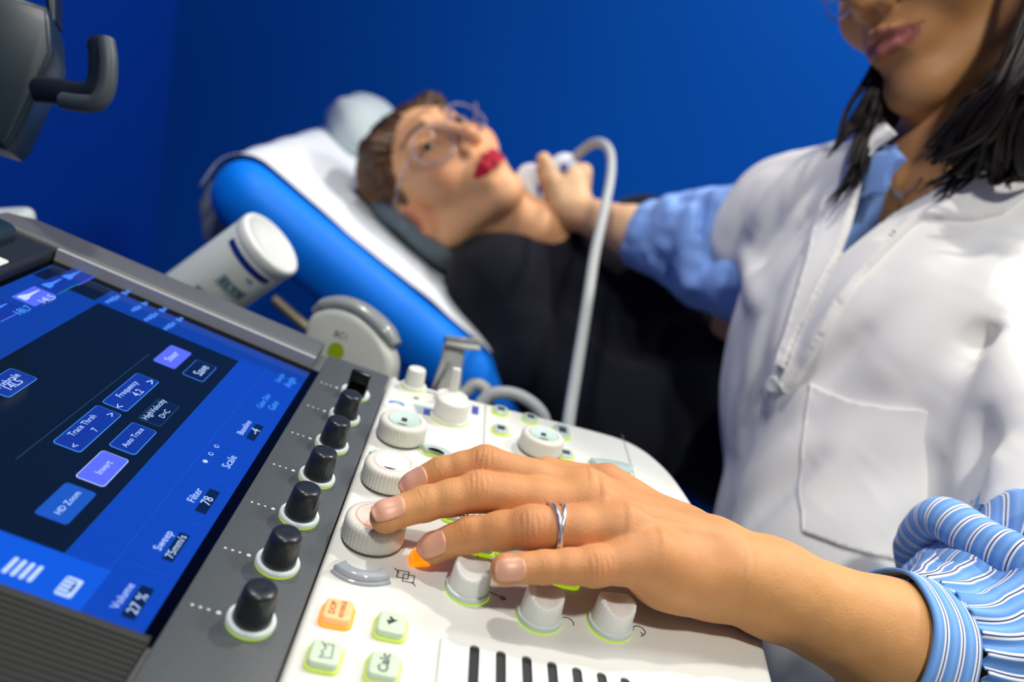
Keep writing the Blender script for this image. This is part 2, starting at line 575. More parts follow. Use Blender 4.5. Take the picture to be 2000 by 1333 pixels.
g = Flat()
DX0, DX1, DS0, DS1 = -.0209, .2165, -.0086, .1537
g.poly([(DX0, DS0), (DX1, DS0), (DX1, DS1), (DX0, DS1)], .0001, M['ui_strip'])
cx = s2(127, 1082); fx = s2(462, 713); lxp = s2(201, 588)
NX0, NX1, NS0, NS1 = cx[0], (fx[0] + lxp[0]) / 2, (cx[1] + fx[1]) / 2, lxp[1]
LS = (s2(207, 1117)[1] + s2(528, 717)[1]) / 2
g.poly([(DX0, DS0), (NX1 + .004, DS0), (NX1 + .004, NS0), (DX0, NS0)], .0002, M['ui_blue'])
g.poly([(NX0, NS0), (NX1, NS0), (NX1, NS1), (NX0, NS1)], .0002, M['ui_navy'])
g.poly([(DX0, (s2(208, 1118)[1] + s2(158, 1204)[1]) / 2), (NX0 - .0006, (s2(208, 1118)[1] + s2(158, 1204)[1]) / 2), (NX0 - .0006, DS1), (DX0, DS1)], .0003, M['ui_blue2'])
g.line([(NX0 - .008, LS), (NX1 + .01, LS)], .00025, .0004, M['ui_btnmid'])
g.line([(NX0 - .001, NS0), (NX1, NS0)], .0002, .0004, M['ui_btnmid'])
g.line([s2(290, 694), s2(31, 899)], .0003, .0004, M['ui_dim'])
g.poly([(NX1 + .001, NS1 + .003), (DX1 - .001, NS1 + .003), (DX1 - .001, DS1 - .001), (NX1 + .001, DS1 - .001)], .0002, M['ui_navy'])
for a, b in (((401, 928.7), (443.6, 947)), ((342, 1008), (392, 1028.5)), ((264, 1104), (327, 1127.6))):
    g.line([s2(*a), s2(*b)], .0003, .0004, M['ui_btnmid'])
g.obj('screen_picture', screen, smooth=False)['label'] = 'lit blue menu page'

# texts straight on the page
for t, a, b, m in (('Filter', (369.7, 980.5), (392, 958), 'ui_text'), ('Sweep', (303, 1074.7), (334.6, 1041.5), 'ui_text'), ('Volume', (218, 1189), (260.6, 1145), 'ui_text'),
                   ('Scale', (438, 914), (458.4, 893.6), 'ui_text'), ('Baseline', (465, 848), (489.4, 825.6), 'ui_text'), ('Gate Size', (503.6, 797), (526, 773), 'ui_line'),
                   ('Gate', (527, 801), (541, 787), 'ui_line'), ('Sample', (539, 746.6), (554, 733), 'ui_line'), ('Angle', (557.5, 756), (574.5, 740.5), 'ui_line'),
                   ('18L7', (33, 614), (58, 601), 'ui_line')):
    g = Flat(); g.text(t, a, b, .0005, M[m]); g.obj('screen_text', screen, smooth=False)
# value boxes
for t, a, b, cs in (('78', (397.4, 986), (412, 975), ((380.8, 999), (408.5, 955.3), (428.8, 963.8), (401, 1008))),
                    ('75mm/s', (325, 1089.5), (362.3, 1050.7), ((318, 1095), (347.5, 1039.6), (369.7, 1048.9), (338, 1100.6))),
                    ('27 %', (251.4, 1198.6), (286.5, 1165), ((236.6, 1207.8), (273.6, 1143), (300, 1154), (264, 1213))),
                    ('-4', (493.5, 848), (502.4, 841), ((481, 858), (497.5, 828.9), (513.7, 833.7), (497.5, 864)))):
    g = Flat(); bb = bounds(cs); g.poly(rr(bb, .0003), .0004, M['ui_box']); g.text(t, a, b, .0005, M['ui_text'])
    g.obj('value_box', screen, smooth=False)
# buttons: (corners, fill, outline, texts)
BT = [(((201.6, 787), (267.8, 729), (310, 749), (244, 806)), 'ui_btn', 'ui_line', [('Frequency', (228.4, 776), (267.8, 749)), ('4.2', (262, 774.6), (275.7, 765)), ('<', (230, 799), (236, 794)), ('>', (292, 751), (298, 746))]),
      (((104, 864.4), (190.6, 792.8), (235.7, 812.4), (154.4, 887)), 'ui_btn', 'ui_line', [('Trace Thrsh', (134, 852), (186, 815)), ('7', (182.6, 844), (187.6, 840.6)), ('<', (143, 876), (149, 871)), ('>', (214, 815), (220, 810))]),
      (((213.6, 870.7), (260, 825.6), (304, 846.4), (261.5, 891.8)), 'ui_btn', 'ui_line', [('Auto Trace', (239.4, 873.8), (278.8, 840.7))]),
      (((272.5, 820), (307, 779), (349.7, 795), (312, 836)), 'ui_box', 'ui_dim', [('HighVelocity', (279.8, 820), (321.4, 784)), ('D=C', (313.5, 817), (329, 804.5))]),
      (((147.9, 930.6), (202.6, 880.7), (250.3, 902.8), (199.6, 954.6)), 'ui_btnhi', 'ui_text', [('Invert', (190.4, 927), (215.5, 904.7))]),
      (((70, 1002.7), (127.5, 944.6), (188.5, 965.7), (127.5, 1029)), 'ui_btnmid', 'ui_btnmid', [('HD Zoom', (107, 1004.5), (157, 965.7))]),
      (((299.3, 703.7), (337, 674.7), (371.8, 692.7), (338.7, 724)), 'ui_btnhi', 'ui_btnhi', [('Steer', (324.5, 705), (346.6, 691))]),
      (((358.5, 730.5), (384.4, 703), (420, 719.4), (395.4, 750)), 'ui_box', 'ui_textb', [('Save', (383, 733), (403, 718))]),
      (((23.6, 721), (71.8, 741.5), (12.6, 781), (-35, 754)), 'ui_btn', 'ui_line', [('Vertebrale', (-20, 769), (33, 733)), ('14L5', (12.6, 761), (41, 746))])]
for cs, fill, ol, txts in BT:
    g = Flat(); bb = bounds(cs)
    g.poly(rr(bb, .0016, .0003), .0004, M[ol]); g.poly(rr(bb, .0014), .0005, M[fill])
    for t, a, b in txts:
        g.text(t, a, b, .0006, M['ui_text'])
    g.obj('touch_button', screen, smooth=False)
# page dots
for k, (x, y) in enumerate(((400.4, 902.8), (411.5, 888), (422.5, 873.3))):
    c = s2(x, y); g = Flat(); g.poly(rrect(.0024, .0024, .0012, 5, *c), .0004, M['ui_text'])
    if k: g.poly(rrect(.0017, .0017, .0009, 5, *c), .0005, M['ui_blue'])
    g.obj('page_dot', screen, smooth=False)
# keyboard icon and menu bars
g = Flat(); bb = bounds(((104, 1160), (131, 1127), (164, 1137.7), (136.5, 1174.5))); g.poly(rr(bb, .001), .0005, M['ui_text'])
for i in range(4):
    for j in range(3):
        g.poly(rrect(.0009, .0009, .0002, 2, bb[0] + (i + .8) * (bb[1] - bb[0]) / 4.6, bb[3] - (j + .8) * (bb[3] - bb[2]) / 4.6), .0006, M['ui_btn'])
g.poly(rrect((bb[1] - bb[0]) * .5, .0009, .0002, 2, (bb[0] + bb[1]) / 2, bb[2] + .0017), .0006, M['ui_btn'])
g.obj('keyboard_icon', screen, smooth=False)
c0 = np.array(s2(44, 1115)); g = Flat()
for k in range(4):
    q = c0 + np.array([0, .0042 - k * .0028]); g.poly(rrect(.0085, .0016, .0008, 4, q[0], q[1]), .0005, M['ui_text'])
g.obj('menu_icon', screen, smooth=False)


# probe tabs along the left border
def tab(c, bright, i):
    g = Flat(); x, s = s2(*c)
    g.poly(rrect(.021, .0125, .0004, 2, x, s), .0004, M['ui_btnhi' if bright else 'ui_btn'])
    if not bright: g.line([(x - .0104, s - .0062), (x + .0104, s - .0062)], .0006, .0005, M['ui_btnhi'] if i != 2 else M['ui_green'])
    pr = [(-.0085, .0030), (-.0055, .0030), (-.001, .0012), (.006, .0006), (.0085, .0003)]
    out = [(x + a + 0.0, s + .0022 + b * .8) for a, b in pr] + [(x + a, s + .0022 - b * .8) for a, b in pr[::-1]]
    g.poly([(x - (a - x), b) if False else (a, b) for a, b in out], .0006, M['ui_text' if bright else 'ui_textb'])
    g.obj('probe_tab', screen, smooth=False)


tab((67, 580), True, 1); tab((2, 608), False, 0); tab((112, 557), False, 2); tab((150, 541), False, 3)
g = Flat(); g.text('14L5', (80, 592), (104, 581), .0007, M['ui_text']); g.obj('screen_text', screen, smooth=False)
for a, b in (((206, 593), (252, 570)), ((257, 609), (287, 592)), ((282, 628), (324.5, 603)), ((320, 645.4), (356, 622))):
    g = Flat(); A = np.array(s2(*a)); B = np.array(s2(*b)); n_ = 7
    for k in range(n_):
        if k == 4: continue
        q = A + (B - A) * (k + .5) / n_; L = np.linalg.norm(B - A) / n_
        g.poly(rrect(L * .78, .0022 + .0006 * (k % 3), .0003, 2, q[0], q[1]), .0005, M['ui_textb'])
    g.obj('menu_entry', screen, smooth=False)


# ------------------------------------------------------------------ knobs on the grey strip
def knob_ring_geo(r, m1, m2, h=.0024):
    g = Geo()
    v_, f_ = lathe([(r * .985, 0), (r * .985, .0006)], 48); g.add(v_, f_, m2)
    v_, f_ = lathe([(r * .93, .0006), (r, .0009), (r, h * .7), (r * .95, h), (r * .6, h)], 48); g.add(v_, f_, m1)
    return g


PITCH = .0347 * .82 / .82
first = None
for i in range(6):
    Mw = frame(OD + AX * (i * .034716), AX, UD, ND)
    if first is None:
        rg = lambda t, j: 1 + (.012 * math.cos(24 * t) if j in (1, 2) else 0)
        v_, f_ = lathe([(.0072, .0010), (.0072, .0026), (.0064, .0125), (.0062, .0148), (.0057, .0160), (.0049, .01655), (.0015, .0163), (.0001, .0162)], 96, rg)
        first = Geo().add(v_, f_, M['knob']).obj('rotary_knob', console, Mw, local=True, sharp=60)
        knob_ring_geo(.0091, M['ring'], M['lime']).obj('knob_skirt', first, Mw, local=True)
    else:
        copy_tree(first, Mw, console)
    # printed dots
    g = Geo()
    for d, r in ((.0118, .0009), (.0155, .00055), (.0185, .00055), (.0215, .00055)):
        g.add([(a, b, .00025) for a, b in rrect(r * 2, r * 2, r, 4, 0, d)], [tuple(range(20))], M['dot'])
    g.obj('dot_row', console, Mw, local=True)
# the last one carries a flat wing
Mw = frame(OD + AX * (6 * .034716 - .0004), AX, UD, ND)
g = Geo(); v_, f_ = slab(rrect(.0145, .0125, .002, 4), .0006, .0045, .001, 2); g.add(v_, f_, M['knob_gloss'])
vs, fs = slab(rrect(.0028, .0125, .0012, 4), .0, .0150, .0012, 3)
Tw = Matrix.Rotation(math.radians(-18), 4, 'Y') @ Matrix.Translation((.001, 0, .001))
g.add(vs, fs, M['knob_gloss'], Matrix.Translation((.0, 0, .002)) @ Tw)
wing = g.obj('wing_knob', console, Mw, local=True)
knob_ring_geo(.0091, M['ring'], M['lime']).obj('knob_skirt', wing, Mw, local=True)
g = Geo(); v_, f_ = lathe([(.0012, 0), (.0012, .0016), (.0008, .0019)], 16); g.add(v_, f_, M['lime'])
g.obj('indicator_lamp', wing, frame(OD + AX * (6 * .034716 - .0090) - UD * .0035, AX, UD, ND), local=True)
g = Geo()
for d, r in ((.0118, .0009), (.0155, .00055), (.0185, .00055), (.0215, .00055)):
    g.add([(a, b, .00025) for a, b in rrect(r * 2, r * 2, r, 4, 0, d)], [tuple(range(20))], M['dot'])
g.obj('dot_row', console, Mw, local=True)


# ------------------------------------------------------------------ ribbed encoder wheels on the deck
def encoder(x, y, r, h, lens, icon=None, mark=True, sx=1.0):
    Mw = frame(OW + V(x, y, 0), AX, V(0, 1, 0), V(0, 0, 1))
    ribs = 44
    rg = lambda t, j: 1 + (.022 * (abs(math.sin(ribs * t / 2)) ** .6 - .5) if 1 <= j <= 5 else 0)
    v_, f_ = lathe([(r * .93, .0006), (r, .0014), (r, .003), (r * .985, h * .8), (r * .965, h * .90), (r * .88, h * .985), (r * .80, h), (r * .70, h), (r * .68, h * .92), (r * .2, h * .92)], ribs * 6, rg)
    e = Geo().add(v_, f_, M['wheel']).obj('encoder_wheel', console, Mw, local=True, sharp=70)
    g = Geo(); v_, f_ = lathe([(r * 1.01, 0), (r * 1.01, .0005)], 48); g.add(v_, f_, M['groove']); g.obj('wheel_gap', e, Mw, local=True)
    g = Geo()
    v_, f_ = lathe([(r * .675, h * .88), (r * .67, h * .97), (r * .64, h * 1.03), (r * .55, h * 1.02), (r * .3, h * .96), (.0001, h * .93)], 48); g.add(v_, f_, M[lens])
    if mark:
        pts = [(r * .42 * math.cos(a), r * .42 * math.sin(a), h * 1.005) for a in np.linspace(math.radians(135), math.radians(215), 8)]
        g.add(*tube([(-.18 * r + q[0] * .9, q[1], h * .995) for q in pts], [.0002, .0008, .0008, .0002], 6), M['print'])
    if icon:
        g.add(*box((-.0018, -.0016, h * .95), (.0022, .0016, h * .975)), M['print'])
    b_ = g.obj('push_button', e, Mw, local=True)
    return e


EY = -.0163 - .0180
encoder(.0677, EY, .0140, .0122, 'pink', mark=False)
encoder(.0677 + .0505, EY, .0140, .0122, 'pinkw')
encoder(.0677 + .1010, EY, .0140, .0122, 'greenlens', icon=1)
encoder(.1912, -.1182, .0135, .0115, 'greenlens', icon=1)
# plain push knob, small knob, lever switch at the far edge
Mw = frame(OW + V(.2085, -.0605, 0), AX, V(0, 1, 0), V(0, 0, 1))
g = Geo(); v_, f_ = lathe([(.0122, 0), (.0122, .0012), (.0118, .0016), (.0112, .0018), (.0108, .0118), (.0104, .0130), (.0096, .0136), (.002, .0139)], 64); g.add(v_, f_, M['white_plastic'])
pk = g.obj('plain_knob', console, Mw, local=True)
g = Geo(); v_, f_ = lathe([(.0125, 0), (.0125, .0006)], 48); g.add(v_, f_, M['lime_dim']); g.obj('knob_skirt', pk, Mw, local=True)
Mw = frame(OW + V(.2435, -.0335, 0), AX, V(0, 1, 0), V(0, 0, 1))
g = Geo(); v_, f_ = lathe([(.0085, 0), (.0085, .0016), (.0066, .0022), (.0060, .0120), (.0055, .0132), (.001, .0136)], 48, lambda t, j: 1 + (.01 * math.cos(20 * t) if j in (2, 3) else 0)); g.add(v_, f_, M['white_plastic'])
pk = g.obj('small_knob', console, Mw, local=True)
g = Geo(); v_, f_ = lathe([(.0088, 0), (.0088, .0006)], 48); g.add(v_, f_, M['lime_dim']); g.obj('knob_skirt', pk, Mw, local=True)
Mw = frame(OW + V(.2350, -.0600, 0), AX, V(0, 1, 0), V(0, 0, 1))
g = Geo(); v_, f_ = lathe([(.0115, 0), (.0115, .002), (.0105, .0036), (.004, .0040)], 48); g.add(v_, f_, M['white_plastic'])
lv = g.obj('lever_switch', console, Mw, local=True)
g = Geo(); v_, f_ = slab(rrect(.0042, .0060, .0018, 4), .003, .0235, .0012, 3); g.add(v_, f_, M['white_plastic'], Matrix.Rotation(-.06, 4, 'X')); g.obj('lever', lv, Mw, local=True)

# printed marks near the far edge
g = Geo(); c = (.2105, -.0262)
v_, f_ = slab(rrect(.0135, .0145, .004, 5, *c), 0, .00025); g.add(v_, f_, M['bottle_cap'], FW)
pts = [(c[0] + .0030 * math.sin(a) * 1.4 - .0008, c[1] + .0048 * math.cos(a), .0004) for a in np.linspace(.15, 3.0, 14)]
g.add(*tube(pts, [.0004, .0014, .0008, .0014, .0004], 8, flat=(V(0, 0, 1), .15)), M['blue_print'], FW)
g.obj('blue_emblem', console)
g = Geo()
for k in range(3):
    v_, f_ = slab(rrect(.0035, .0120 - k * .002, .0005, 2, .2155 - k * .0042, -.0425 - k * .0006), 0, .00025); g.add(v_, f_, M['labelbox'], FW)
v_, f_ = slab(rrect(.009, .0055, .0006, 3, .2098, -.0465), 0, .0003); g.add(v_, f_, M['violet_print'], FW)
g.obj('printed_legend', console)
g = Geo(); v_, f_ = slab(rrect(.0125, .0045, .0005, 3, .2280, -.0765), 0, .00025); g.add(v_, f_, M['violet_print'], FW); g.obj('printed_legend', console)
g = Geo(); v_, f_ = slab(rrect(.003, .0035, .0008, 3, .2265, -.0372), 0, .0003); g.add(v_, f_, M['groove'], FW)
v_, f_ = slab(rrect(.002, .0060, .0005, 3, .2400, -.0455), 0, .0003); g.add(v_, f_, M['groove'], FW); g.obj('printed_legend', console)


# ------------------------------------------------------------------ keys
def key(x, y, w_, h_, face, glow, r=.0022, top=.0042, rot=0.0, name='backlit_key'):
    Mw = frame(OW + V(x, y, 0), V(math.cos(rot), math.sin(rot), 0), V(-math.sin(rot), math.cos(rot), 0), V(0, 0, 1))
    g = Geo(); v_, f_ = slab(rrect(w_ + .0020, h_ + .0020, r + .0010, 5), 0, .0013, .0006, 2); g.add(v_, f_, M[glow])
    k = g.obj(name, console, Mw, local=True)
    g = Geo(); v_, f_ = slab(rrect(w_, h_, r, 5), .001, top, .0013, 4); g.add(v_, f_, M[face]); g.obj('key_cap', k, Mw, local=True)
    return k, Mw, top


def legend(k, Mw, items, m='print'):
    g = Geo()
    for t, cx, cy, sz in items:
        v_, f_ = text_geo(t, sz, 'CENTER', True); g.add([(a + cx, b + cy, c) for a, b, c in v_], f_, M[m])
    g.obj('key_legend', k, Mw @ Matrix.Translation((0, 0, .00008)), local=True)


def w2k(x, y):
    return w2(x, y, .004)


c = w2k(661, 1190); k, Mw, tp = key(c[0], c[1], .0118, .0112, 'amber_face', 'amber')
legend(k, Mw @ Matrix.Translation((0, 0, tp)), [('DOP', 0, .0020, .0034), ('REVERSE', 0, -.0018, .0025)], 'amber_print')
c = w2k(766, 1215); k, Mw, tp = key(c[0], c[1], .0118, .0112, 'key', 'lime_dim')
g = Geo(); g.add([(-.0022, .0012, 0), (.0010, -.0022, 0), (.0012, -.0004, 0), (.0026, .0006, 0), (.0018, .0016, 0), (.0006, .0004, 0), (.0002, .0022, 0)], [tuple(range(7))], M['print'])
g.obj('arrow_legend', k, Mw @ Matrix.Translation((0, 0, tp + .00008)), local=True)
c = w2k(636, 1273); k, Mw, tp = key(c[0], c[1], .0118, .0112, 'key', 'lime_dim')
g = Geo()
for pl_ in ([(-.0034, .0016), (-.0030, -.0026), (.0034, -.0022), (.0030, .0012), (.0012, .0002), (-.0006, .0014), (-.0018, .0004), (-.0034, .0016)], [(.0024, .0008), (.0040, .0022)]):
    g.add(*[q if i else [(a, b, 0) for a, b, z in q] for i, q in enumerate(strip2d(pl_, .0004))], M['print'])
g.obj('drawing_legend', k, Mw @ Matrix.Translation((0, 0, tp + .00008)), local=True)
c = w2k(751, 1296); k, Mw, tp = key(c[0], c[1], .0118, .0112, 'key', 'lime_dim')
legend(k, Mw @ Matrix.Translation((0, 0, tp)), [('Calc', 0, 0, .0052)])
for (x, y, ww, hh, f) in ((980, 797, .0118, .0098, 'key_far'), (1038, 812, .0118, .0098, 'key_far'), (980, 834, .0118, .0098, 'key_far'), (1100, 838, .0180, .0105, 'key_far'), (1107, 882, .0110, .0098, 'key_far')):
    c = w2k(x, y - 2); k, Mw, tp = key(c[0], c[1], ww, hh, f, 'lime_dim', r=.0038, top=.0026)
    g = Geo(); v_, f_ = slab(rrect(ww * .45, hh * .5, .0004, 2), tp, tp + .0001); g.add(v_, f_, M['print']); g.obj('key_legend', k, Mw, local=True)
for (x, y) in ((890, 1012), (938, 1072), (996, 1080), (1102, 1134)):
    c = w2(x, y); key(c[0], c[1], .0105, .0120, 'greenlens', 'lime', r=.0030, top=.0032)
# the comma shaped keys
def crescent(x, y, R, face, glow, a0, a1, wd, name, top=.0040):
    Mw = frame(OW + V(x, y, 0), AX, V(0, 1, 0), V(0, 0, 1))
    def outl(gr):
        o = []
        A = np.linspace(a0, a1, 12)
        for a in A: o.append(((R + wd / 2 + gr) * math.cos(a), (R + wd / 2 + gr) * math.sin(a)))
        for a in A[::-1]: o.append(((R - wd / 2 * (1 - .25 * math.sin(PI * (a - a0) / (a1 - a0))) - gr) * math.cos(a), (R - wd / 2 - gr) * math.sin(a)))
        cx_ = R * math.cos((a0 + a1) / 2); cy_ = R * math.sin((a0 + a1) / 2)
        return [(p_ - cx_, q_ - cy_) for p_, q_ in o]
    g = Geo(); v_, f_ = slab(outl(.0012), 0, .0014, .0005, 2); g.add(v_, f_, M[glow]); k = g.obj(name, console, Mw, local=True)
    g = Geo(); v_, f_ = slab(outl(0), .001, top, .0014, 4); g.add(v_, f_, M[face]); g.obj('key_cap', k, Mw, local=True)


c = w2k(707, 1117); crescent(c[0], c[1], .0150, 'gel', 'gel', math.radians(138), math.radians(222), .0058, 'clear_crescent_key')
c = w2(822, 1086); crescent(c[0], c[1], .0110, 'orange', 'amber', math.radians(25), math.radians(115), .0068, 'orange_crescent_key', .0036)
c = w2k(857, 876); crescent(c[0], c[1], .0110, 'key_far', 'lime_dim', math.radians(-60), math.radians(30), .0070, 'pale_crescent_key')
c = w2(1195, 918); crescent(c[0], c[1], .0300, 'key_far', 'key_far', math.radians(-18), math.radians(28), .0130, 'wide_arc_key')
c = w2k(760, 893); crescent(c[0] + .001, c[1], .0170, 'key_far', 'lime_dim', math.radians(145), math.radians(215), .0050, 'pale_crescent_key')
# trackball under the palm
g = Geo(); v_, f_ = lathe([(.0255, 0), (.0255, .0012), (.0235, .0022), (.0205, .0010), (.0200, .0002)], 64); g.add(v_, f_, M['wheel'])
tb = g.obj('trackball', console, frame(OW + V(.104, -.112, 0), AX, V(0, 1, 0), V(0, 0, 1)), local=True)
g = Geo(); v_, f_ = lathe([(.0195 * math.cos(a), .0195 * math.sin(a) - .0130) for a in np.linspace(.6, 1.56, 12)], 48); g.add(v_, f_, M['probe_lens'])
g.obj('ball', tb, frame(OW + V(.104, -.112, 0), AX, V(0, 1, 0), V(0, 0, 1)), local=True)
# symbols printed on the deck
def symbol(px, lines, sc=1.0, wd=.0004):
    c = w2(*px); g = Geo()
    for L in lines:
        v_, f_ = strip2d([(a * sc + c[0], b * sc + c[1]) for a, b in L], wd)
        g.add([(a, b, .00025) for a, b, z in v_], f_, M['print'], FW)
    g.obj('printed_symbol', console)


sq = lambda x, y, s: [(x - s, y + s), (x + s, y + s), (x + s, y - s), (x - s, y - s), (x - s, y + s)]
symbol((792, 1127), [sq(.0008, .0012, .0024), sq(-.0010, -.0014, .0024), [(.004, .0052), (.0014, .003)], [(-.005, -.0048), (-.003, -.003)]])
symbol((972, 1165), [[(.0018, .0046), (-.0012, -.0034)], [(.001, .003), (.0028, .0035), (.0018, .0046), (.0002, .0042)], [(.0006, -.002), (-.0012, -.0034), (-.0024, -.0018), (-.0008, -.0012)]])
arc = lambda r, a0, a1: [(r * math.cos(a), r * math.sin(a)) for a in np.linspace(math.radians(a0), math.radians(a1), 12)]
symbol((1107, 1217), [arc(.0030, -110, 90), [(.001, .0042), (-.0004, .003), (.0012, .0022)]])
symbol((1248, 1233), [arc(.0028, -150, 100), [(-.0034, -.0004), (-.0024, -.0016), (-.0010, -.0006)]])

# sliders: plate with open slots over a dark well
plate = [(w2(868, 1345)[0] - .06, -.0705), (.0135, -.0705)]
g = Geo()
bm = bmesh.new()


def loop(pts):
    vs_ = [bm.verts.new((a, b, 0)) for a, b in pts]
    for i in range(len(vs_)): bm.edges.new((vs_[i], vs_[(i + 1) % len(vs_)]))


o_ = [(-.10, -.0705)] + [(.0120 + .0045 * math.cos(a), -.0750 + .0045 * math.sin(a)) for a in np.linspace(PI / 2, 0, 6)] + [(.0150, -.150)] + \
     [(.0080 + .007 * math.cos(a), -.1560 + .007 * math.sin(a)) for a in np.linspace(0, -PI / 2, 6)] + [(-.10, -.163)]
loop(o_)
slots = []
for k, (x, y) in enumerate(((926, 1266), (977, 1277), (1027, 1287), (1076, 1298), (1124, 1309), (1172, 1319), (1218, 1329))):
    c = w2(x, y); slots.append(c)
    loop(rrect(.060, .0040, .0019, 5, c[0] - .030, c[1]))
bmesh.ops.triangle_fill(bm, edges=bm.edges[:], use_beauty=True)
bmesh.ops.recalc_face_normals(bm, faces=bm.faces[:])
for f in bm.faces:
    if f.normal.z < 0: f.normal_flip()
r_ = bmesh.ops.extrude_face_region(bm, geom=bm.faces[:])
up_ = [e for e in r_['geom'] if isinstance(e, bmesh.types.BMVert)]
for v in up_: v.co.z += .0012
bm.verts.ensure_lookup_table(); bm.verts.index_update()
bmesh.ops.recalc_face_normals(bm, faces=bm.faces[:])
g.add([tuple(v.co) for v in bm.verts], [tuple(v.index for v in f.verts) for f in bm.faces], M['white_plastic'], FW); bm.free()
sp = g.obj('slider_plate', console, smooth=False)
for c in slots:
    g = Geo(); g.add(*box((c[0] - .062, c[1] - .0024, .00015), (c[0] + .001, c[1] + .0024, .0003)), M['slot'], FW); g.obj('slider_slot', sp, smooth=False)
    g = Geo(); v_, f_ = slab(rrect(.0050, .0030, .001, 3, c[0] - .052, c[1]), .0003, .0040, .0008, 2); g.add(v_, f_, M['knob'], FW); g.obj('slider_cap', sp)

# ------------------------------------------------------------------ examination couch
def rslab(outline, z0, z1, bev, n=5):
    o = np.array(outline, float); N = len(o)
    nx = np.roll(o, -1, 0) - np.roll(o, 1, 0)
    nn = np.stack([nx[:, 1], -nx[:, 0]], 1); nn /= np.maximum(np.linalg.norm(nn, axis=1)[:, None], 1e-9)
    area = 0.5 * np.sum(o[:, 0] * np.roll(o[:, 1], -1) - np.roll(o[:, 0], -1) * o[:, 1])
    if area < 0: o = o[::-1]; nn = -nn[::-1] * -1 if False else -nn[::-1]
    rings = []
    for k in range(n + 1):
        a = PI / 2 * k / n; rings.append((bev * (1 - math.sin(a)), z0 + bev * (1 - math.cos(a))))
    for k in range(n + 1):
        a = PI / 2 * k / n; rings.append((bev * (1 - math.cos(a)), z1 - bev + bev * math.sin(a)))
    vs = []; fs = []
    for ins, z in rings:
        q = o - nn * ins; vs += [(a, b, z) for a, b in q]
    for i in range(len(rings) - 1):
        for k in range(N):
            k2 = (k + 1) % N; fs.append((i * N + k, i * N + k2, (i + 1) * N + k2, (i + 1) * N + k))
    fs.append(tuple((len(rings) - 1) * N + k for k in range(N))); fs.append(tuple(range(N - 1, -1, -1)))
    return vs, fs


def vnoise(P, scale, seed=0):
    """smooth value noise in numpy, range about -1..1"""
    P = np.asarray(P, float) * scale + seed * 17.31
    i = np.floor(P).astype(np.int64); f = P - i; f = f * f * (3 - 2 * f); out = np.zeros(len(P))
    for dx in (0, 1):
        for dy in (0, 1):
            for dz in (0, 1):
                h = ((i[:, 0] + dx) * 374761393 + (i[:, 1] + dy) * 668265263 + (i[:, 2] + dz) * 2147483647 + seed * 97) & 0xffffffff
                h = ((h ^ (h >> 13)) * 1274126177) & 0xffffffff
                r = (h & 0xffff) / 32767.5 - 1
                out += r * (f[:, 0] if dx else 1 - f[:, 0]) * (f[:, 1] if dy else 1 - f[:, 1]) * (f[:, 2] if dz else 1 - f[:, 2])
    return out


BA = math.radians(28)
bA = V(0, -math.cos(BA), -math.sin(BA)); bN = V(0, -math.sin(BA), math.cos(BA))
BO = V(.600, .222, H0 + .060)          # near top corner of the head end
FB = frame(BO, bA, AX, bN)             # x down the backrest, y across, z up from its face
bed = thing('examination_couch', (.92, -.25, 0.0), 'blue vinyl examination couch with a raised backrest against the blue wall', 'examination couch')
g = Geo(); v_, f_ = rslab(rrect(.62, .64, .055, 8, .31, .32), -.080, 0, .036); g.add(v_, f_, M['bed_blue'], FB); g.obj('backrest_cushion', bed, sharp=60)
SZ = H0 - .225
g = Geo(); v_, f_ = rslab(rrect(.64, 1.15, .055, 8, .92, -.90), SZ - .085, SZ, .036); g.add(v_, f_, M['bed_blue']); g.obj('seat_cushion', bed, sharp=60)
g = Geo()
v_, f_ = rslab(rrect(.50, .40, .03, 4, .33, .34), -.105, -.080, .008, 2); g.add(v_, f_, M['metal_grey'], FB); g.obj('backrest_frame', bed)
g = Geo(); v_, f_ = rslab(rrect(.56, 1.05, .03, 4, .92, -.90), SZ - .13, SZ - .085, .008, 2); g.add(v_, f_, M['metal_grey']); g.obj('seat_frame', bed)
g = Geo(); a0 = at(436, 395, .93); g.add(*tube([at(428, 350, .95), at(424, 400, .95), at(422, 470, .95)], [.010, .022, .016], 16, flat=(CAM_R[2], .4)), M['metal_grey']); g.obj('end_bracket', bed)
g = Geo(); g.add(*tube([at(535, 585, .86), at(615, 655, .86), at(700, 740, .88)], .0060, 12), M['rod']); g.obj('release_rod', bed)
g = Geo(); v_, f_ = slab(rrect(.30, .40, .05, 5, .92, -.60), .10, SZ - .12); g.add(v_, f_, M['metal_grey']); g.obj('pedestal', bed)
g = Geo(); v_, f_ = slab(rrect(.50, 1.20, .06, 5, .92, -.55), 0, .10, .02, 2); g.add(v_, f_, M['metal_grey']); g.obj('floor_base', bed)


# paper cover: a creased sheet over the head end and down the backrest
def sheet_point(t, y):
    r = .038
    if t < r:
        a = min((r - t) / r, 1.25 * PI / 2 + 0.6)
        x = r - r * math.sin(min(a, PI / 2)); z = -r + r * math.cos(min(a, PI / 2))
        if a > PI / 2: z -= (a - PI / 2) * r
        n_ = V(-math.sin(min(a, PI / 2)), 0, math.cos(min(a, PI / 2)))
    else:
        x = t; z = 0; n_ = V(0, 0, 1)
    return V(x, y, z), n_


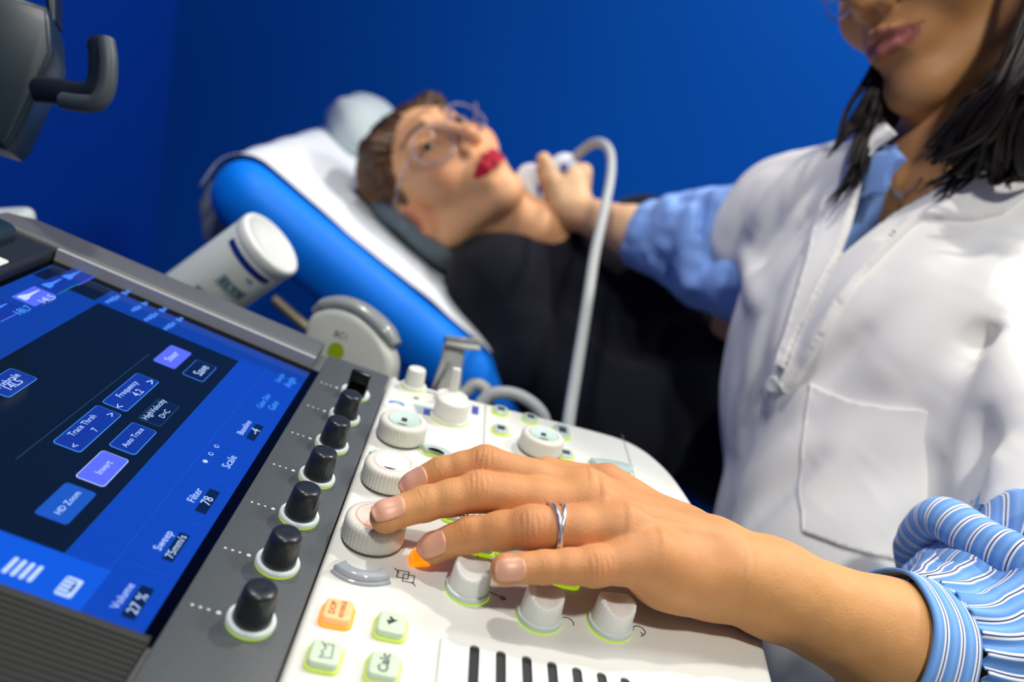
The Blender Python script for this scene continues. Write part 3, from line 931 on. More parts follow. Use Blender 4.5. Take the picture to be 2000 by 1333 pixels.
ts = np.linspace(-.050, .66, 120); ys = np.linspace(.040, .600, 80)
P = []; Nn = []
for t in ts:
    for y in ys:
        q, n_ = sheet_point(t, y); P.append(q); Nn.append(n_)
P = np.array(P); Nn = np.array(Nn)
wr = vnoise(P * V(1, .5, 1), 26, 3) * .0022 + np.abs(vnoise(P * V(.6, 1.2, 1), 15, 5)) * .004
vs = P + Nn * (wr + .0045)[:, None]
ny = len(ys)
fs = [(i * ny + j, (i + 1) * ny + j, (i + 1) * ny + j + 1, i * ny + j + 1) for i in range(len(ts) - 1) for j in range(ny - 1)]
g = Geo(); g.add([tuple(q) for q in vs], fs, M['paper'], FB)
o = g.obj('paper_cover', None, sharp=None)
tag(o, 'white disposable paper sheet covering the raised blue backrest', 'paper sheet')
md = o.modifiers.new('s', 'SOLIDIFY'); md.thickness = .0006
ts = np.linspace(-.34, -1.45, 60); xs_ = np.linspace(.632, 1.2, 40)
P = np.array([(x, t, SZ) for t in ts for x in xs_]); P[:, 2] += np.abs(vnoise(P, 14, 8)) * .004 + .0015
ny = len(xs_)
fs = [(i * ny + j, i * ny + j + 1, (i + 1) * ny + j + 1, (i + 1) * ny + j)[::-1] for i in range(len(ts) - 1) for j in range(ny - 1)]
g = Geo(); g.add([tuple(q) for q in P], fs, M['paper']); o = g.obj('paper_cover', None, sharp=None)
tag(o, 'strip of paper sheet on the flat blue seat of the couch below the dark clothes', 'paper sheet')

# ------------------------------------------------------------------ gel bottle
BR = .0300
bn = unit(.80 * CAM_R[0] + .50 * CAM_R[1] + .22 * CAM_R[2])
bo = at(533.5, 474, .63)
e1 = unit(CAM_R[2] - bn * (CAM_R[2] @ bn)); e2 = np.cross(bn, e1)
FBt = frame(bo, e1, e2, bn)


def project(Pw):
    q = (np.atleast_2d(Pw) - CAM_C) @ CAM_R.T
    return np.stack([1000 + CAM_F * q[:, 0] / -q[:, 2], 666.5 - CAM_F * q[:, 1] / -q[:, 2]], 1)


def cyl_param(px):
    ph, s = np.meshgrid(np.linspace(-1.5, 1.5, 301), np.linspace(-.12, 0, 241)); ph = ph.ravel(); s = s.ravel()
    P = bo + BR * (np.cos(ph)[:, None] * e1 + np.sin(ph)[:, None] * e2) + s[:, None] * bn
    d = np.linalg.norm(project(P) - np.array(px), axis=1); k = d.argmin()
    return ph[k], s[k]


bottle = thing('gel_bottle', bo - bn * .20, 'white ultrasound gel bottle with a navy band lying tilted behind the touch screen', 'bottle')
g = Geo()
prof = [(.006, -.205), (.026, -.203), (BR, -.196), (BR, -.012), (BR * .985, -.0105)]
v_, f_ = lathe(prof, 64); g.add(v_, f_, M['bottle'], FBt); g.obj('bottle_body', bottle, sharp=50)
g = Geo()
prof = [(BR * .99, -.0108), (BR * 1.01, -.0098), (BR * 1.01, -.0035), (BR * .985, -.0012), (BR * .93, 0), (BR * .86, -.0006), (BR * .82, -.0022), (BR * .3, -.0026), (.0001, -.0026)]
v_, f_ = lathe(prof, 64); g.add(v_, f_, M['bottle_cap'], FBt); g.obj('bottle_cap', bottle, sharp=60)


def on_cyl(pts, r):
    out = []
    for ph, s in pts:
        out.append(bo + r * (math.cos(ph) * e1 + math.sin(ph) * e2) + s * bn)
    return out


A0, s0_ = cyl_param((459, 463)); A1, s1_ = cyl_param((520, 555))
sb = (s0_ + s1_) / 2
g = Geo(); n_ = 30; A = np.linspace(A0, A1, n_)
vs = on_cyl([(a, -.0140) for a in A] + [(a, -.0200) for a in A], BR + .0002)
g.add(vs, [(i, i + 1, n_ + i + 1, n_ + i) for i in range(n_ - 1)], M['navy'])
g.obj('navy_band', bottle)
PHc, Sc = cyl_param((452, 566)); PHe, Se = cyl_param((486, 549))
sg = 1 if A1 > A0 else -1


def cyl_text(t, ph, s, size, m, name, along=True, box_=None):
    g = Geo()
    v_, f_ = text_geo(t, size, 'CENTER', True)
    if box_:
        k = 12; vs = []
        for i in range(k):
            u = (i / (k - 1) - .5) * box_[0]
            vs += [(ph + sg * u / BR, s - box_[1] / 2), (ph + sg * u / BR, s + box_[1] / 2 * (1 - .3 * i / k))]
        g.add(on_cyl(vs, BR + .0002), [(2 * i, 2 * i + 1, 2 * i + 3, 2 * i + 2) for i in range(k - 1)], M['labelbox'])
    g.add(on_cyl([(ph + sg * a / BR, s + b) for a, b, c in v_], BR + .0004), f_, m); g.obj(name, bottle)


cyl_text('ELYX', PHc, Sc, .0100, M['navyprint'], 'bottle_logo', box_=(.0270, .0125))
cyl_text('CE', PHe, Se, .0050, M['navyprint'], 'bottle_mark')
PHd, Sd = cyl_param((392, 565)); cyl_text('gel', PHd, Sd, .0070, M['navyprint'], 'bottle_mark')


# ------------------------------------------------------------------ probes parked in the holders
def cam_frame(o, yaw=0.0):
    r = CAM_R[0] * math.cos(yaw) + CAM_R[2] * math.sin(yaw); b = -CAM_R[0] * math.sin(yaw) + CAM_R[2] * math.cos(yaw)
    return r, CAM_R[1], b


pd = .575; r3, u3, b3 = cam_frame(None, .22)
pc = at(690, 680, pd); FP = frame(pc, r3, u3, b3)


def p3(x, y, conv_c=pc, fr=(r3, u3, b3)):
    q = on_plane(x, y, conv_c, fr[2]) - conv_c; return q @ fr[0], q @ fr[1]


probe = thing('convex_probe', pc - u3 * .05, 'grey convex ultrasound probe with a lime dot and curved lens, parked beside the screen', 'ultrasound probe')
outl = [(600, 735), (601, 690), (606, 645), (617, 618), (640, 604), (668, 602), (700, 612), (730, 633), (755, 660), (771, 690), (775, 715), (770, 745), (765, 775), (640, 790)]
oc = catmull([(*p3(*q), 0) for q in outl], 4)
g = Geo(); v_, f_ = rslab([(q[0], q[1]) for q in oc][::-1], -.0115, .0115, .0065, 5); g.add(v_, f_, M['probe'], FP); g.obj('probe_shell', probe, sharp=60)
arc_ = [(618, 611), (640, 599), (668, 596), (700, 605), (732, 627), (757, 653), (772, 676)]
ap = [V(*p3(*q), 0) for q in arc_]
g = Geo(); v_, f_ = tube([tuple(q) for q in catmull(ap, 5)], [.0045] + [.0070] * 5 + [.0050], 16)
v2 = [(x, y, z * 1.5) for x, y, z in [tuple(q) for q in v_]]
g.add(v2, f_, M['probe_lens'], FP); g.obj('probe_lens', probe)
g = Geo(); c = p3(669, 686); g.add([(c[0] + .0066 * math.cos(a), c[1] + .0066 * math.sin(a), .0118) for a in np.linspace(0, 2 * PI, 33)[:-1]], [tuple(range(32))], M['lime_dot'], FP); g.obj('lime_dot', probe)
g = Geo(); c = p3(680, 656); v_, f_ = text_geo('BC1', .0068); g.add([(a * math.cos(.3) + b * math.sin(.3) + c[0], -a * math.sin(.3) + b * math.cos(.3) + c[1], .0118) for a, b, z in v_], f_, M['print'], FP); g.obj('probe_name', probe)
g = Geo(); g.add(*tube([pc - u3 * .03 - b3 * .0, pc - u3 * .09, pc - u3 * .16 - b3 * .04], [.013, .006, .0045], 12), M['cable']); g.obj('probe_cable', probe)

pd = .60; pc2 = at(885, 715, pd); fr2 = cam_frame(None, -.15); FP2 = frame(pc2, *fr2)
pr2 = thing('linear_probe', pc2 - fr2[1] * .05, 'small grey probe with a T shaped head standing behind the white deck', 'ultrasound probe')
q_ = lambda x, y: p3(x, y, pc2, fr2)
outl = [(838, 775), (850, 735), (862, 700), (868, 672), (905, 676), (903, 715), (897, 775)]
oc = catmull([(*q_(*a), 0) for a in outl], 3)
g = Geo(); v_, f_ = rslab([(q[0], q[1]) for q in oc], -.007, .007, .0045, 4); g.add(v_, f_, M['probe'], FP2); g.obj('probe_shell', pr2, sharp=60)
oc = [q_(*a) for a in ((869, 656), (934, 662), (936, 684), (906, 683), (868, 673))]
g = Geo(); v_, f_ = rslab(oc, -.011, .012, .0022, 3); g.add(v_, f_, M['probe_lens'], FP2); g.obj('probe_head', pr2, sharp=60)
oc = [q_(*a) for a in ((869, 668), (934, 676), (936, 685), (906, 684), (868, 675))]
g = Geo(); v_, f_ = rslab(oc, -.0113, .0130, .0015, 3); g.add(v_, f_, M['probe'], FP2); g.obj('head_rim', pr2, sharp=60)
g = Geo(); a = np.array(q_(861, 742)); b = np.array(q_(878, 703)); c = (a + b) / 2; t = unit(b - a); nn_ = V(-t[1], t[0]); v_, f_ = text_geo('LA523', .0050)
g.add([(c[0] + x * t[0] + y * nn_[0], c[1] + x * t[1] + y * nn_[1], .0074) for x, y, z in v_], f_, M['print'], FP2); g.obj('probe_name', pr2)
g = Geo(); g.add(*tube(catmull([at(868, 790, .60), at(905, 770, .60), at(925, 752, .60), at(945, 757, .60), at(953, 775, .60), at(950, 800, .61)], 6), .0050, 12), M['cable']); g.obj('probe_cable', pr2)
g = Geo(); g.add(*tube(catmull([at(938, 790, .585), at(960, 770, .585), at(1000, 769, .585), at(1035, 785, .585), at(1060, 812, .585), at(1068, 850, .59)], 6), .0050, 12), M['cable'])
o = g.obj('cable', None); tag(o, 'thick grey cable arching behind the far edge of the white deck', 'cable')

# holders fixed to the console rail keep the bottle and probes (below the deck line)
g = Geo()
for (c, r) in ((pc - u3 * .085, .030), (pc2 - fr2[1] * .065, .022), (bo - bn * .155, .036)):
    Fh = frame(c, V(1, 0, 0), V(0, 1, 0), V(0, 0, 1))
    g = Geo(); v_, f_ = lathe([(r, -.05), (r, .012), (r - .003, .012), (r - .003, -.048)], 32, cap=False); g.add(v_, f_, M['bezel'], Fh)
    g.add(*box((.20, c[1] - .012, c[2] - .045), (c[0] - r + .004, c[1] + .012, c[2] - .03)), M['bezel'])
    g.obj('probe_holder', console)

# ------------------------------------------------------------------ monitor at the top left
md_ = .47; FM = cam_frame(None, -.35); mc = at(60, 150, md_); FMo = frame(mc, *FM)
mon = thing('monitor', mc - CAM_R[1] * .05, 'dark monitor housing with a hooked black handle in the top left corner', 'monitor')
q_ = lambda x, y: p3(x, y, mc, FM)
outl = [(-160, -55), (98, 25), (108, 60), (112, 118), (78, 195), (38, 282), (22, 298), (12, 296), (-40, 280), (-160, 200)]
g = Geo(); v_, f_ = rslab([q_(*a) for a in outl], -.030, .012, .004, 3); g.add(v_, f_, M['monitor'], FMo); g.obj('housing', mon, sharp=50)
g = Geo(); v_, f_ = rslab([q_(*a) for a in ((78, -60), (103, -60), (103, 30), (84, 26))], -.030, -.008, .003, 3); g.add(v_, f_, M['handle'], FMo); g.obj('screen_edge', mon, sharp=50)
hp = catmull([at(60, 172, .468), at(105, 178, .462), at(150, 186, .458), at(182, 182, .456), at(198, 158, .456), at(201, 118, .456), at(197, 82, .457)], 8)
g = Geo(); g.add(*tube([tuple(q) for q in hp] + [tuple(at(196, 75, .457)), tuple(at(195.5, 71, .457))], [.0080] * (len(hp) - 1) + [.0076, .0062, .0030], 20, flat=(CAM_R[2], .85)), M['handle'])
h = g.obj('handle', mon)
hp2 = catmull([at(120, 196, .455), at(160, 202, .4515), at(190, 200, .450), at(208, 170, .450), at(212, 120, .450), at(207, 80, .4515)], 8)
g = Geo(); g.add(*tube([tuple(q) for q in hp2] + [tuple(at(206, 74, .452))], [.0030] + [.0052] * (len(hp2) - 2) + [.0050, .0026], 16), M['handle_rub']); g.obj('grip_strip', h)
g = Geo(); g.add(*tube([mc - CAM_R[0] * .05 - CAM_R[2] * .02, mc - CAM_R[0] * .09 - CAM_R[1] * .07 - CAM_R[2] * .02, V(.10, .215, H0 + .03)], .014, 16), M['handle']); g.obj('support_arm', mon)
# pale cap on the rear left of the console
g = Geo(); c = at(0, 436, .60); FC = frame(c, unit(V(.25, -.93, .26)), unit(V(.95, .2, .0)), unit(V(0, .2, 1)))
v_, f_ = rslab(rrect(.062, .05, .014, 5, -.010, 0), -.010, .008, .006, 3); g.add(v_, f_, M['bottle'], FC); g.add(*tube([c - CAM_R[0] * .01, c - CAM_R[1] * .01 - V(.03, .05, 0), V(.235, .205, H0 + .025)], .008, 12), M['bottle']); g.obj('rear_cap', console)
# ------------------------------------------------------------------ soft bodies: distance fields meshed with surface nets
F32 = np.float32


class S:
    """field = smooth union of primitives; each primitive is called with points (N,3)"""

    def __init__(s): s.items = []

    def add(s, fn, k=0.004, op='u'):
        s.items.append((fn, k, op)); return s

    def rc(s, a, b, ra, rb, k=0.004, op='u'): return s.add(rcone(a, b, ra, rb), k, op)
    def sp(s, c, r, k=0.004, op='u'): return s.add(rcone(c, V(*c) + V(0, 0, 1e-6), r, r), k, op)
    def el(s, c, r, R=None, k=0.004, op='u'): return s.add(ellip(c, r, R), k, op)

    def __call__(s, P):
        d = None
        for fn, k, op in s.items:
            e = fn(P)
            if d is None: d = e; continue
            if op == 'u':
                h = np.maximum(k - np.abs(d - e), 0) / k if k else 0
                d = np.minimum(d, e) - h * h * k * 0.25
            elif op == 's':
                h = np.maximum(k - np.abs(d + e), 0) / k
                d = np.maximum(d, -e) + h * h * k * 0.25
            elif op == 'i':
                h = np.maximum(k - np.abs(d - e), 0) / k
                d = np.maximum(d, e) + h * h * k * 0.25
            elif op == 'd':
                d = d + e
        return d


def rcone(a, b, ra, rb):
    a = np.asarray(a, F32); b = np.asarray(b, F32); ba = b - a; l2 = float(ba @ ba) + 1e-12

    def f(P):
        pa = P - a
        t = np.clip((pa @ ba) / l2, 0, 1)
        q = pa - t[:, None] * ba
        return np.sqrt(np.einsum('ij,ij->i', q, q)) - (ra + (rb - ra) * t)
    return f


def ellip(c, r, R=None):
    c = np.asarray(c, F32); r = np.asarray(r, F32); R = np.eye(3, dtype=F32) if R is None else np.asarray(R, F32)   # rows = axes

    def f(P):
        q = (P - c) @ R.T
        k0 = np.sqrt((((q / r) ** 2).sum(1))) ; k1 = np.sqrt((((q / (r * r)) ** 2).sum(1))) + 1e-9
        return k0 * (k0 - 1) / k1
    return f


def ridge(a, b, wd, amp):
    """adds a fold along a-b (negative distance = outwards)"""
    a = np.asarray(a, F32); b = np.asarray(b, F32); ba = b - a; l2 = float(ba @ ba) + 1e-12

    def f(P):
        pa = P - a; tt = (pa @ ba) / l2; t = np.clip(tt, 0, 1); q = pa - t[:, None] * ba
        d2 = np.einsum('ij,ij->i', q, q)
        return -amp * np.exp(-d2 / (wd * wd)) * np.sqrt(np.clip(1 - (2 * t - 1) ** 2 * .8, 0, 1))
    return f


def surfnet(f, lo, hi, h, K=6, lip=1.5, chunk=400000):
    lo = np.asarray(lo, float); hi = np.asarray(hi, float)
    nb = np.maximum(np.ceil((hi - lo) / (h * K)).astype(int), 1)
    n = nb * K
    # coarse blocks (centre distance)
    gx = [lo[i] + (np.arange(nb[i]) + .5) * h * K for i in range(3)]
    C = np.stack(np.meshgrid(*gx, indexing='ij'), -1).reshape(-1, 3).astype(F32)
    dc = np.concatenate([f(C[i:i + chunk]) for i in range(0, len(C), chunk)]).reshape(nb)
    act = np.abs(dc) < lip * .9 * h * K
    D = np.repeat(np.repeat(np.repeat(dc, K, 0), K, 1), K, 2).astype(F32)
    Mk = np.repeat(np.repeat(np.repeat(act, K, 0), K, 1), K, 2)
    idx = np.argwhere(Mk)
    if len(idx) == 0: return np.zeros((0, 3)), np.zeros((0, 4), int)
    vals = np.empty(len(idx), F32)
    for i in range(0, len(idx), chunk):
        P = (lo + (idx[i:i + chunk] + .5) * h).astype(F32)
        vals[i:i + chunk] = f(P)
    D[idx[:, 0], idx[:, 1], idx[:, 2]] = vals
    D = np.pad(D, 1, constant_values=1.0)
    org = lo + (-.5) * h      # position of padded index 0
    sgn = D < 0
    c = [sgn[i:sgn.shape[0] - 1 + i, j:sgn.shape[1] - 1 + j, k:sgn.shape[2] - 1 + k] for i in (0, 1) for j in (0, 1) for k in (0, 1)]
    cnt = sum(x.astype(np.int8) for x in c)
    cells = np.argwhere((cnt > 0) & (cnt < 8))
    vid = -np.ones(cnt.shape, np.int64); vid[cells[:, 0], cells[:, 1], cells[:, 2]] = np.arange(len(cells))
    acc = np.zeros((len(cells), 3)); num = np.zeros(len(cells))
    offs = [(i, j, k) for i in (0, 1) for j in (0, 1) for k in (0, 1)]
    for a in offs:
        for ax in range(3):
            if a[ax] == 1: continue
            b = list(a); b[ax] = 1
            A = D[cells[:, 0] + a[0], cells[:, 1] + a[1], cells[:, 2] + a[2]].astype(float)
            B = D[cells[:, 0] + b[0], cells[:, 1] + b[1], cells[:, 2] + b[2]].astype(float)
            m = (A < 0) != (B < 0)
            t = A / np.where(m, A - B, 1)
            p = np.array(a, float)[None] + 0 * acc; p[:, ax] += t
            acc[m] += p[m]; num[m] += 1
    verts = org + (cells + acc / num[:, None]) * h
    quads = []
    for ax in range(3):
        s0 = [slice(1, -1)] * 3; s1 = [slice(1, -1)] * 3
        s0[ax] = slice(0, -1); s1[ax] = slice(1, None)
        A = sgn[tuple(s0)]; B = sgn[tuple(s1)]
        e = np.argwhere(A != B)
        if len(e) == 0: continue
        dirn = A[e[:, 0], e[:, 1], e[:, 2]]
        base = e + 1; base[:, ax] -= 1
        u, v = (ax + 1) % 3, (ax + 2) % 3
        q = []
        for du, dv in ((-1, -1), (0, -1), (0, 0), (-1, 0)):
            t = base.copy(); t[:, u] += du; t[:, v] += dv
            q.append(vid[t[:, 0], t[:, 1], t[:, 2]])
        q = np.stack(q, 1)
        q[~dirn] = q[~dirn][:, ::-1]
        quads.append(q)
    quads = np.concatenate(quads); quads = quads[(quads >= 0).all(1)]
    return verts, quads


def grad(f, P, e=0.0004):
    P = P.astype(F32); g_ = np.empty((len(P), 3))
    for i in range(3):
        d = np.zeros(3, F32); d[i] = e
        g_[:, i] = f(P + d) - f(P - d)
    return g_ / np.maximum(np.linalg.norm(g_, axis=1)[:, None], 1e-9)


def big_mesh(name, parts, mats, parent=None, tint=None, fmat=None):
    """parts: list of (verts, quads) joined in one mesh object, in the parent's frame"""
    vs = []; fs = []; off = 0
    for v, q in parts:
        vs.append(v); fs.append(np.asarray(q) + off); off += len(v)
    vs = np.concatenate(vs); fs = np.concatenate(fs)
    loc = np.array(WM[parent.name].translation) if parent is not None else np.zeros(3)
    me = bpy.data.meshes.new(name)
    me.vertices.add(len(vs)); me.vertices.foreach_set('co', (vs - loc).ravel())
    me.loops.add(fs.size); me.loops.foreach_set('vertex_index', fs.ravel().astype(np.int32))
    me.polygons.add(len(fs)); me.polygons.foreach_set('loop_start', np.arange(0, fs.size, fs.shape[1], dtype=np.int32))
    me.polygons.foreach_set('use_smooth', np.ones(len(fs), bool))
    for m in (mats if isinstance(mats, list) else [mats]): me.materials.append(m)
    if fmat is not None: me.polygons.foreach_set('material_index', np.asarray(fmat, np.int32))
    me.update(calc_edges=True); me.validate()
    if tint is not None:
        a = me.color_attributes.new('tint', 'FLOAT_COLOR', 'POINT')
        c = np.ones((len(vs), 4), F32); c[:, :3] = tint; a.data.foreach_set('color', c.ravel())
    o = bpy.data.objects.new(name, me)
    return link(o, parent, Matrix.Translation(Vector([float(x) for x in loc])))


def march(f, x, y, d0=.2, d1=2.0, n=60):
    """distance field hit along the ray of a photograph pixel"""
    r = ray(x, y); L = np.linalg.norm(r); t = d0
    for _ in range(n):
        P = (CAM_C + r * t)[None].astype(F32); d = float(f(P)[0])
        if d < 2e-4: return CAM_C + r * t
        t += d / L * .85
        if t > d1: return None
    return CAM_C + r * t


def march_many(f, px, d0=.2, d1=2.0, n=70):
    R_ = np.array([ray(*p) for p in px]); L = np.linalg.norm(R_, axis=1); t = np.full(len(px), d0)
    for _ in range(n):
        d = f((CAM_C + R_ * t[:, None]).astype(F32))
        t = np.where((t < d1) & (d > 1e-4), t + d / L * .85, t)
    return CAM_C + R_ * t[:, None], t < d1


def sm(x, a, b):
    t = np.clip((x - a) / (b - a), 0, 1); return t * t * (3 - 2 * t)


M['skin_arm'] = mat('skin_warm', 'c98b5c', 0.50, spec=0.35, sss=0.12, sss_col=(1, .35, .15), bump=(900, 0.35, 0.0006), attr=True, var=(60, 0.06))
M['skin_face'] = mat('skin_face', 'c98b5c', 0.45, spec=0.35, sss=0.12, sss_col=(1, .35, .15), attr=True, var=(30, 0.05))
M['nail'] = mat('fingernail_natural', 'dfa689', 0.36, spec=0.5)
M['silver'] = mat('silver', 'e0e0de', 0.28, metal=0.92)
M['coat'] = mat('white_coat_cotton', 'f0f0ea', 0.85, bump=(1500, 0.12, 0.0004), sheen=.1)
M['shirt'] = mat('light_blue_shirt', '7fa6e6', 0.85, bump=(1500, 0.12, 0.0004), sheen=.1)
M['hair_dark'] = mat('hair_dark_brown', '120a06', 0.5, spec=.3, var=(300, 0.4))
M['hair_brown'] = mat('hair_brown', '7a5430', 0.45, attr=True)
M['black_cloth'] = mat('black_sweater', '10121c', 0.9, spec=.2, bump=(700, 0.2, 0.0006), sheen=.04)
M['lens'] = mat('clear_spectacle_lens', 'ffffff', 0.02, trans=1.0, ior=1.12, spec=0.8)
M['frame_clear'] = mat('clear_acetate', 'e6dce8', 0.08, trans=0.75, ior=1.35, coat=0.8)
M['eye_white'] = mat('eye_white', 'd8d2cc', 0.15, coat=0.5)
M['iris'] = mat('iris_green', '3c4a34', 0.1, coat=1.0)
M['pupil'] = mat('pupil_black', '050505', 0.05, coat=1.0)

# ------------------------------------------------------------------ the operator's left arm and hand
SK = np.array(lin('d29660')[:3])
JT = dict(  # joint centres: pixel, depth, radius
    i0=(812, 950, .3500, .0064), i1=(862, 925, .3510, .0073), i2=(947, 909, .3520, .0088), i3=(1140, 968, .3530, .0104),
    m0=(756, 1007, .3275, .0064), m1=(828, 985, .3330, .0076), m2=(935, 961, .3380, .0089), m3=(1165, 992, .3450, .0110),
    r0=(850, 1068, .3310, .0063), r1=(918, 1045, .3290, .0076), r2=(1037, 1031, .3250, .0093), r3=(1215, 1035, .3320, .0108),
    p0=(990, 1113, .3085, .0056), p1=(1062, 1108, .3110, .0064), p2=(1160, 1106, .3140, .0082), p3=(1275, 1092, .3250, .0108),
    t0=(985, 955, .4050, .0080), t1=(1065, 928, .3960, .0088), t2=(1185, 947, .3880, .0092), t3=(1325, 1055, .3700, .0120))
J = {k: at(*v[:3]) for k, v in JT.items()}; JR = {k: v[3] for k, v in JT.items()}
WR = at(1400, 1104, .3470); W2 = at(1500, 1146, .350); EL = at(1740, 1256, .3600); EL2 = at(2120, 1400, .385)
dors = unit(V(-.25, .05, 1.0))
side = unit(np.cross(unit(WR - J['m3']), dors)); dors = unit(np.cross(side, unit(WR - J['m3'])))
hand = S()
# forearm: two overlapping cones give the flat oval of the wrist
fa = unit(EL - WR)
upv = unit(V(0, 0, 1) - fa * fa[2]); sdv = np.cross(fa, upv)
hand.rc(WR + sdv * .006, W2 + sdv * .005, .0155, .0175, .01)
hand.rc(WR - sdv * .006, W2 - sdv * .005, .0155, .0175, .01)
hand.rc(W2, EL, .0200, .0270, .012)
hand.rc(EL, EL2, .0270, .034, .012)
# palm: metacarpals
for f, rr_ in (('i', .0110), ('m', .0122), ('r', .0120), ('p', .0115)):
    k3 = J[f + '3']; root = WR + (k3 - WR) * .12
    hand.rc(root - dors * .002, k3 - dors * .0025, .0135, rr_, .011)
palmc = (J['m3'] + J['r3']) / 2 * .5 + WR * .5
hand.rc(palmc + (J['p3'] - palmc) * .25 - dors * .006, WR - dors * .003, .0125, .0150, .012)
# heel of the hand on the little finger side
hand.rc(at(1300, 1128, .333), at(1400, 1140, .341), .0125, .0135, .012)
hand.rc(J['p3'], at(1320, 1120, .333), .0105, .0125, .010)
# thumb and its muscle
hand.rc(J['t3'], WR, .0145, .0150, .012)
hand.rc(J['t2'], J['t3'], .0108, .0150, .010)
hand.rc(J['t3'], J['i3'], .010, .009, .012)
for a, b in (('t2', 't1'), ('t1', 't0')):
    hand.rc(J[a], J[b], JR[a], JR[b], .003)
# webs between the knuckles
for a, b in (('i3', 'm3'), ('m3', 'r3'), ('r3', 'p3')):
    bk = (WR - J[a]) * .10
    hand.rc(J[a] - dors * .003 + bk, J[b] - dors * .003 + bk, .0075, .0075, .006)
FDIR = {}
fingers = S()
for f in 'imrp':
    n_ = [J[f + str(k)] for k in range(4)]; r_ = [JR[f + str(k)] for k in range(4)]
    fing = S()
    # slim between the joints, fuller at them
    for k in (3, 2, 1):
        mid = (n_[k] + n_[k - 1]) / 2; rm = (r_[k] + r_[k - 1]) / 2 * .955
        fing.rc(n_[k], mid, r_[k] * (1.0 if k < 3 else .98), rm, .003); fing.rc(mid, n_[k - 1], rm, r_[k - 1], .003)
    ax = unit(n_[0] - n_[1]); camb = CAM_R[2]
    dd = unit(V(0, 0, 1) * {'i': .75, 'm': .75, 'r': .5, 'p': .30}[f] + camb * {'i': .5, 'm': .5, 'r': .75, 'p': .9}[f]); dd = unit(dd - ax * (dd @ ax))
    FDIR[f] = (ax, dd)
    # fingertip pad below, flattened on the nail side
    fing.sp(n_[0] - dd * .0012 + ax * .0008, r_[0] * .96, .004)
    fingers.add(fing, .0012)
hand.add(fingers, .0055)
# tendons and knuckles on the back of the hand
for f in 'imr':
    hand.add(ridge(J[f + '3'] + dors * .011, WR + dors * .018 + (J[f + '3'] - WR) * .2, .0034, .0009), 0, 'd')
for f in 'imrp':
    hand.add(ridge(J[f + '3'] + dors * .011, J[f + '3'] + dors * .0111 + V(0, .004, 0), .008, .0013), 0, 'd')
for a, b in (('i3', 'm3'), ('m3', 'r3'), ('r3', 'p3')):
    c = (J[a] + J[b]) / 2
    hand.add(ridge(c + dors * .010, c + dors * .013 + (WR - c) * .45, .0050, -.0010), 0, 'd')
hand.add(ridge(at(1450, 1120, .325), at(1475, 1128, .325), .010, .0020), 0, 'd')      # head of the ulna


def crease(P):
    """skin folds across the finger joints, on the dorsal side"""
    d = np.zeros(len(P), F32)
    for f in 'imrp':
        for k, w_, am, cnt_ in ((2, .00050, .00050, 5), (1, .00045, .00042, 3)):
            c = J[f + str(k)]; a = unit(J[f + str(k + 1)] - J[f + str(k - 1)]); r = JR[f + str(k)]
            q = P - c.astype(F32); s = q @ a.astype(F32); rad = q - s[:, None] * a
            m = (np.abs(s) < .009) & (np.linalg.norm(rad, axis=1) < r * 1.6)
            if not m.any(): continue
            dd = FDIR[f][1]; dd = unit(dd - a * (dd @ a)); sd = np.cross(a, dd)
            rm = rad[m]; ang = np.arctan2(rm @ sd, rm @ dd); sm_ = s[m]
            wgt = np.exp(-(ang / .85) ** 2) * 1.0
            for j in range(cnt_):
                off = (j - (cnt_ - 1) / 2) * (.0024 if k == 2 else .0017)
                curve = off + np.sign(off + 1e-9) * (-.0009) * (ang ** 2) * (abs(off) / .003) + .00025 * np.sin(ang * 5 + j * 2.1)
                a_ = am * (1 if j in (1, cnt_ - 2, cnt_ // 2) else .65)
                d[m] += a_ * wgt * np.exp(-((sm_ - curve) / w_) ** 2)
    return d


hand.add(crease, 0, 'd')
hand.add(lambda P: (vnoise(P, 90, 2) * .00022 + vnoise(P, 240, 4) * .00007).astype(F32), 0, 'd')
HAND_SDF = hand
lo = np.min([at(730, 1000, .33), at(1000, 880, .41), J['p0'], EL2 + V(0, 0, -.04)], 0) - .02; hi = np.max(list(J.values()) + [EL2], 0) + .03
lo = np.minimum(lo, np.min(list(J.values()), 0) - .018)
EXPORT = {}


def hand_tint(Vt):
    col = np.tile(SK, (len(Vt), 1)); q = Vt.astype(F32)
    red = np.zeros(len(Vt))
    for f in 'imrp':
        for k, am in ((0, .55), (1, .35), (2, .60), (3, .22)):
            dd = np.linalg.norm(q - J[f + str(k)], axis=1); red += am * np.exp(-(dd / (JR[f + str(k)] * 1.35)) ** 2)
    red += .5 * np.exp(-(np.linalg.norm(q - J['t2'], axis=1) / .016) ** 2) + .25 * np.clip(vnoise(q, 70, 9), 0, 1)
    red = np.clip(red, 0, 1)[:, None]
    col = col * (1 - red) + np.array(lin('cf8558')[:3]) * red
    yel = np.clip(sm(np.linalg.norm(q - J['m3'], axis=1), .03, .12), 0, 1)[:, None] * .45
    col = col * (1 - yel) + np.array(lin('daa766')[:3]) * yel
    cr = np.clip(crease(q) / .0005, 0, 1)[:, None] * .30
    return col * (1 - cr) + np.array(lin('a86a44')[:3]) * cr
# ------------------------------------------------------------------ paddle knobs in an arc before the slider plate
pk = S()
pk.rc((0, 0, .0030), (0, 0, .0155), .0090, .0080, .001)
pk.add(lambda P: np.maximum(P[:, 2] - .0150, .0012 - P[:, 2]), .0025, 'i')
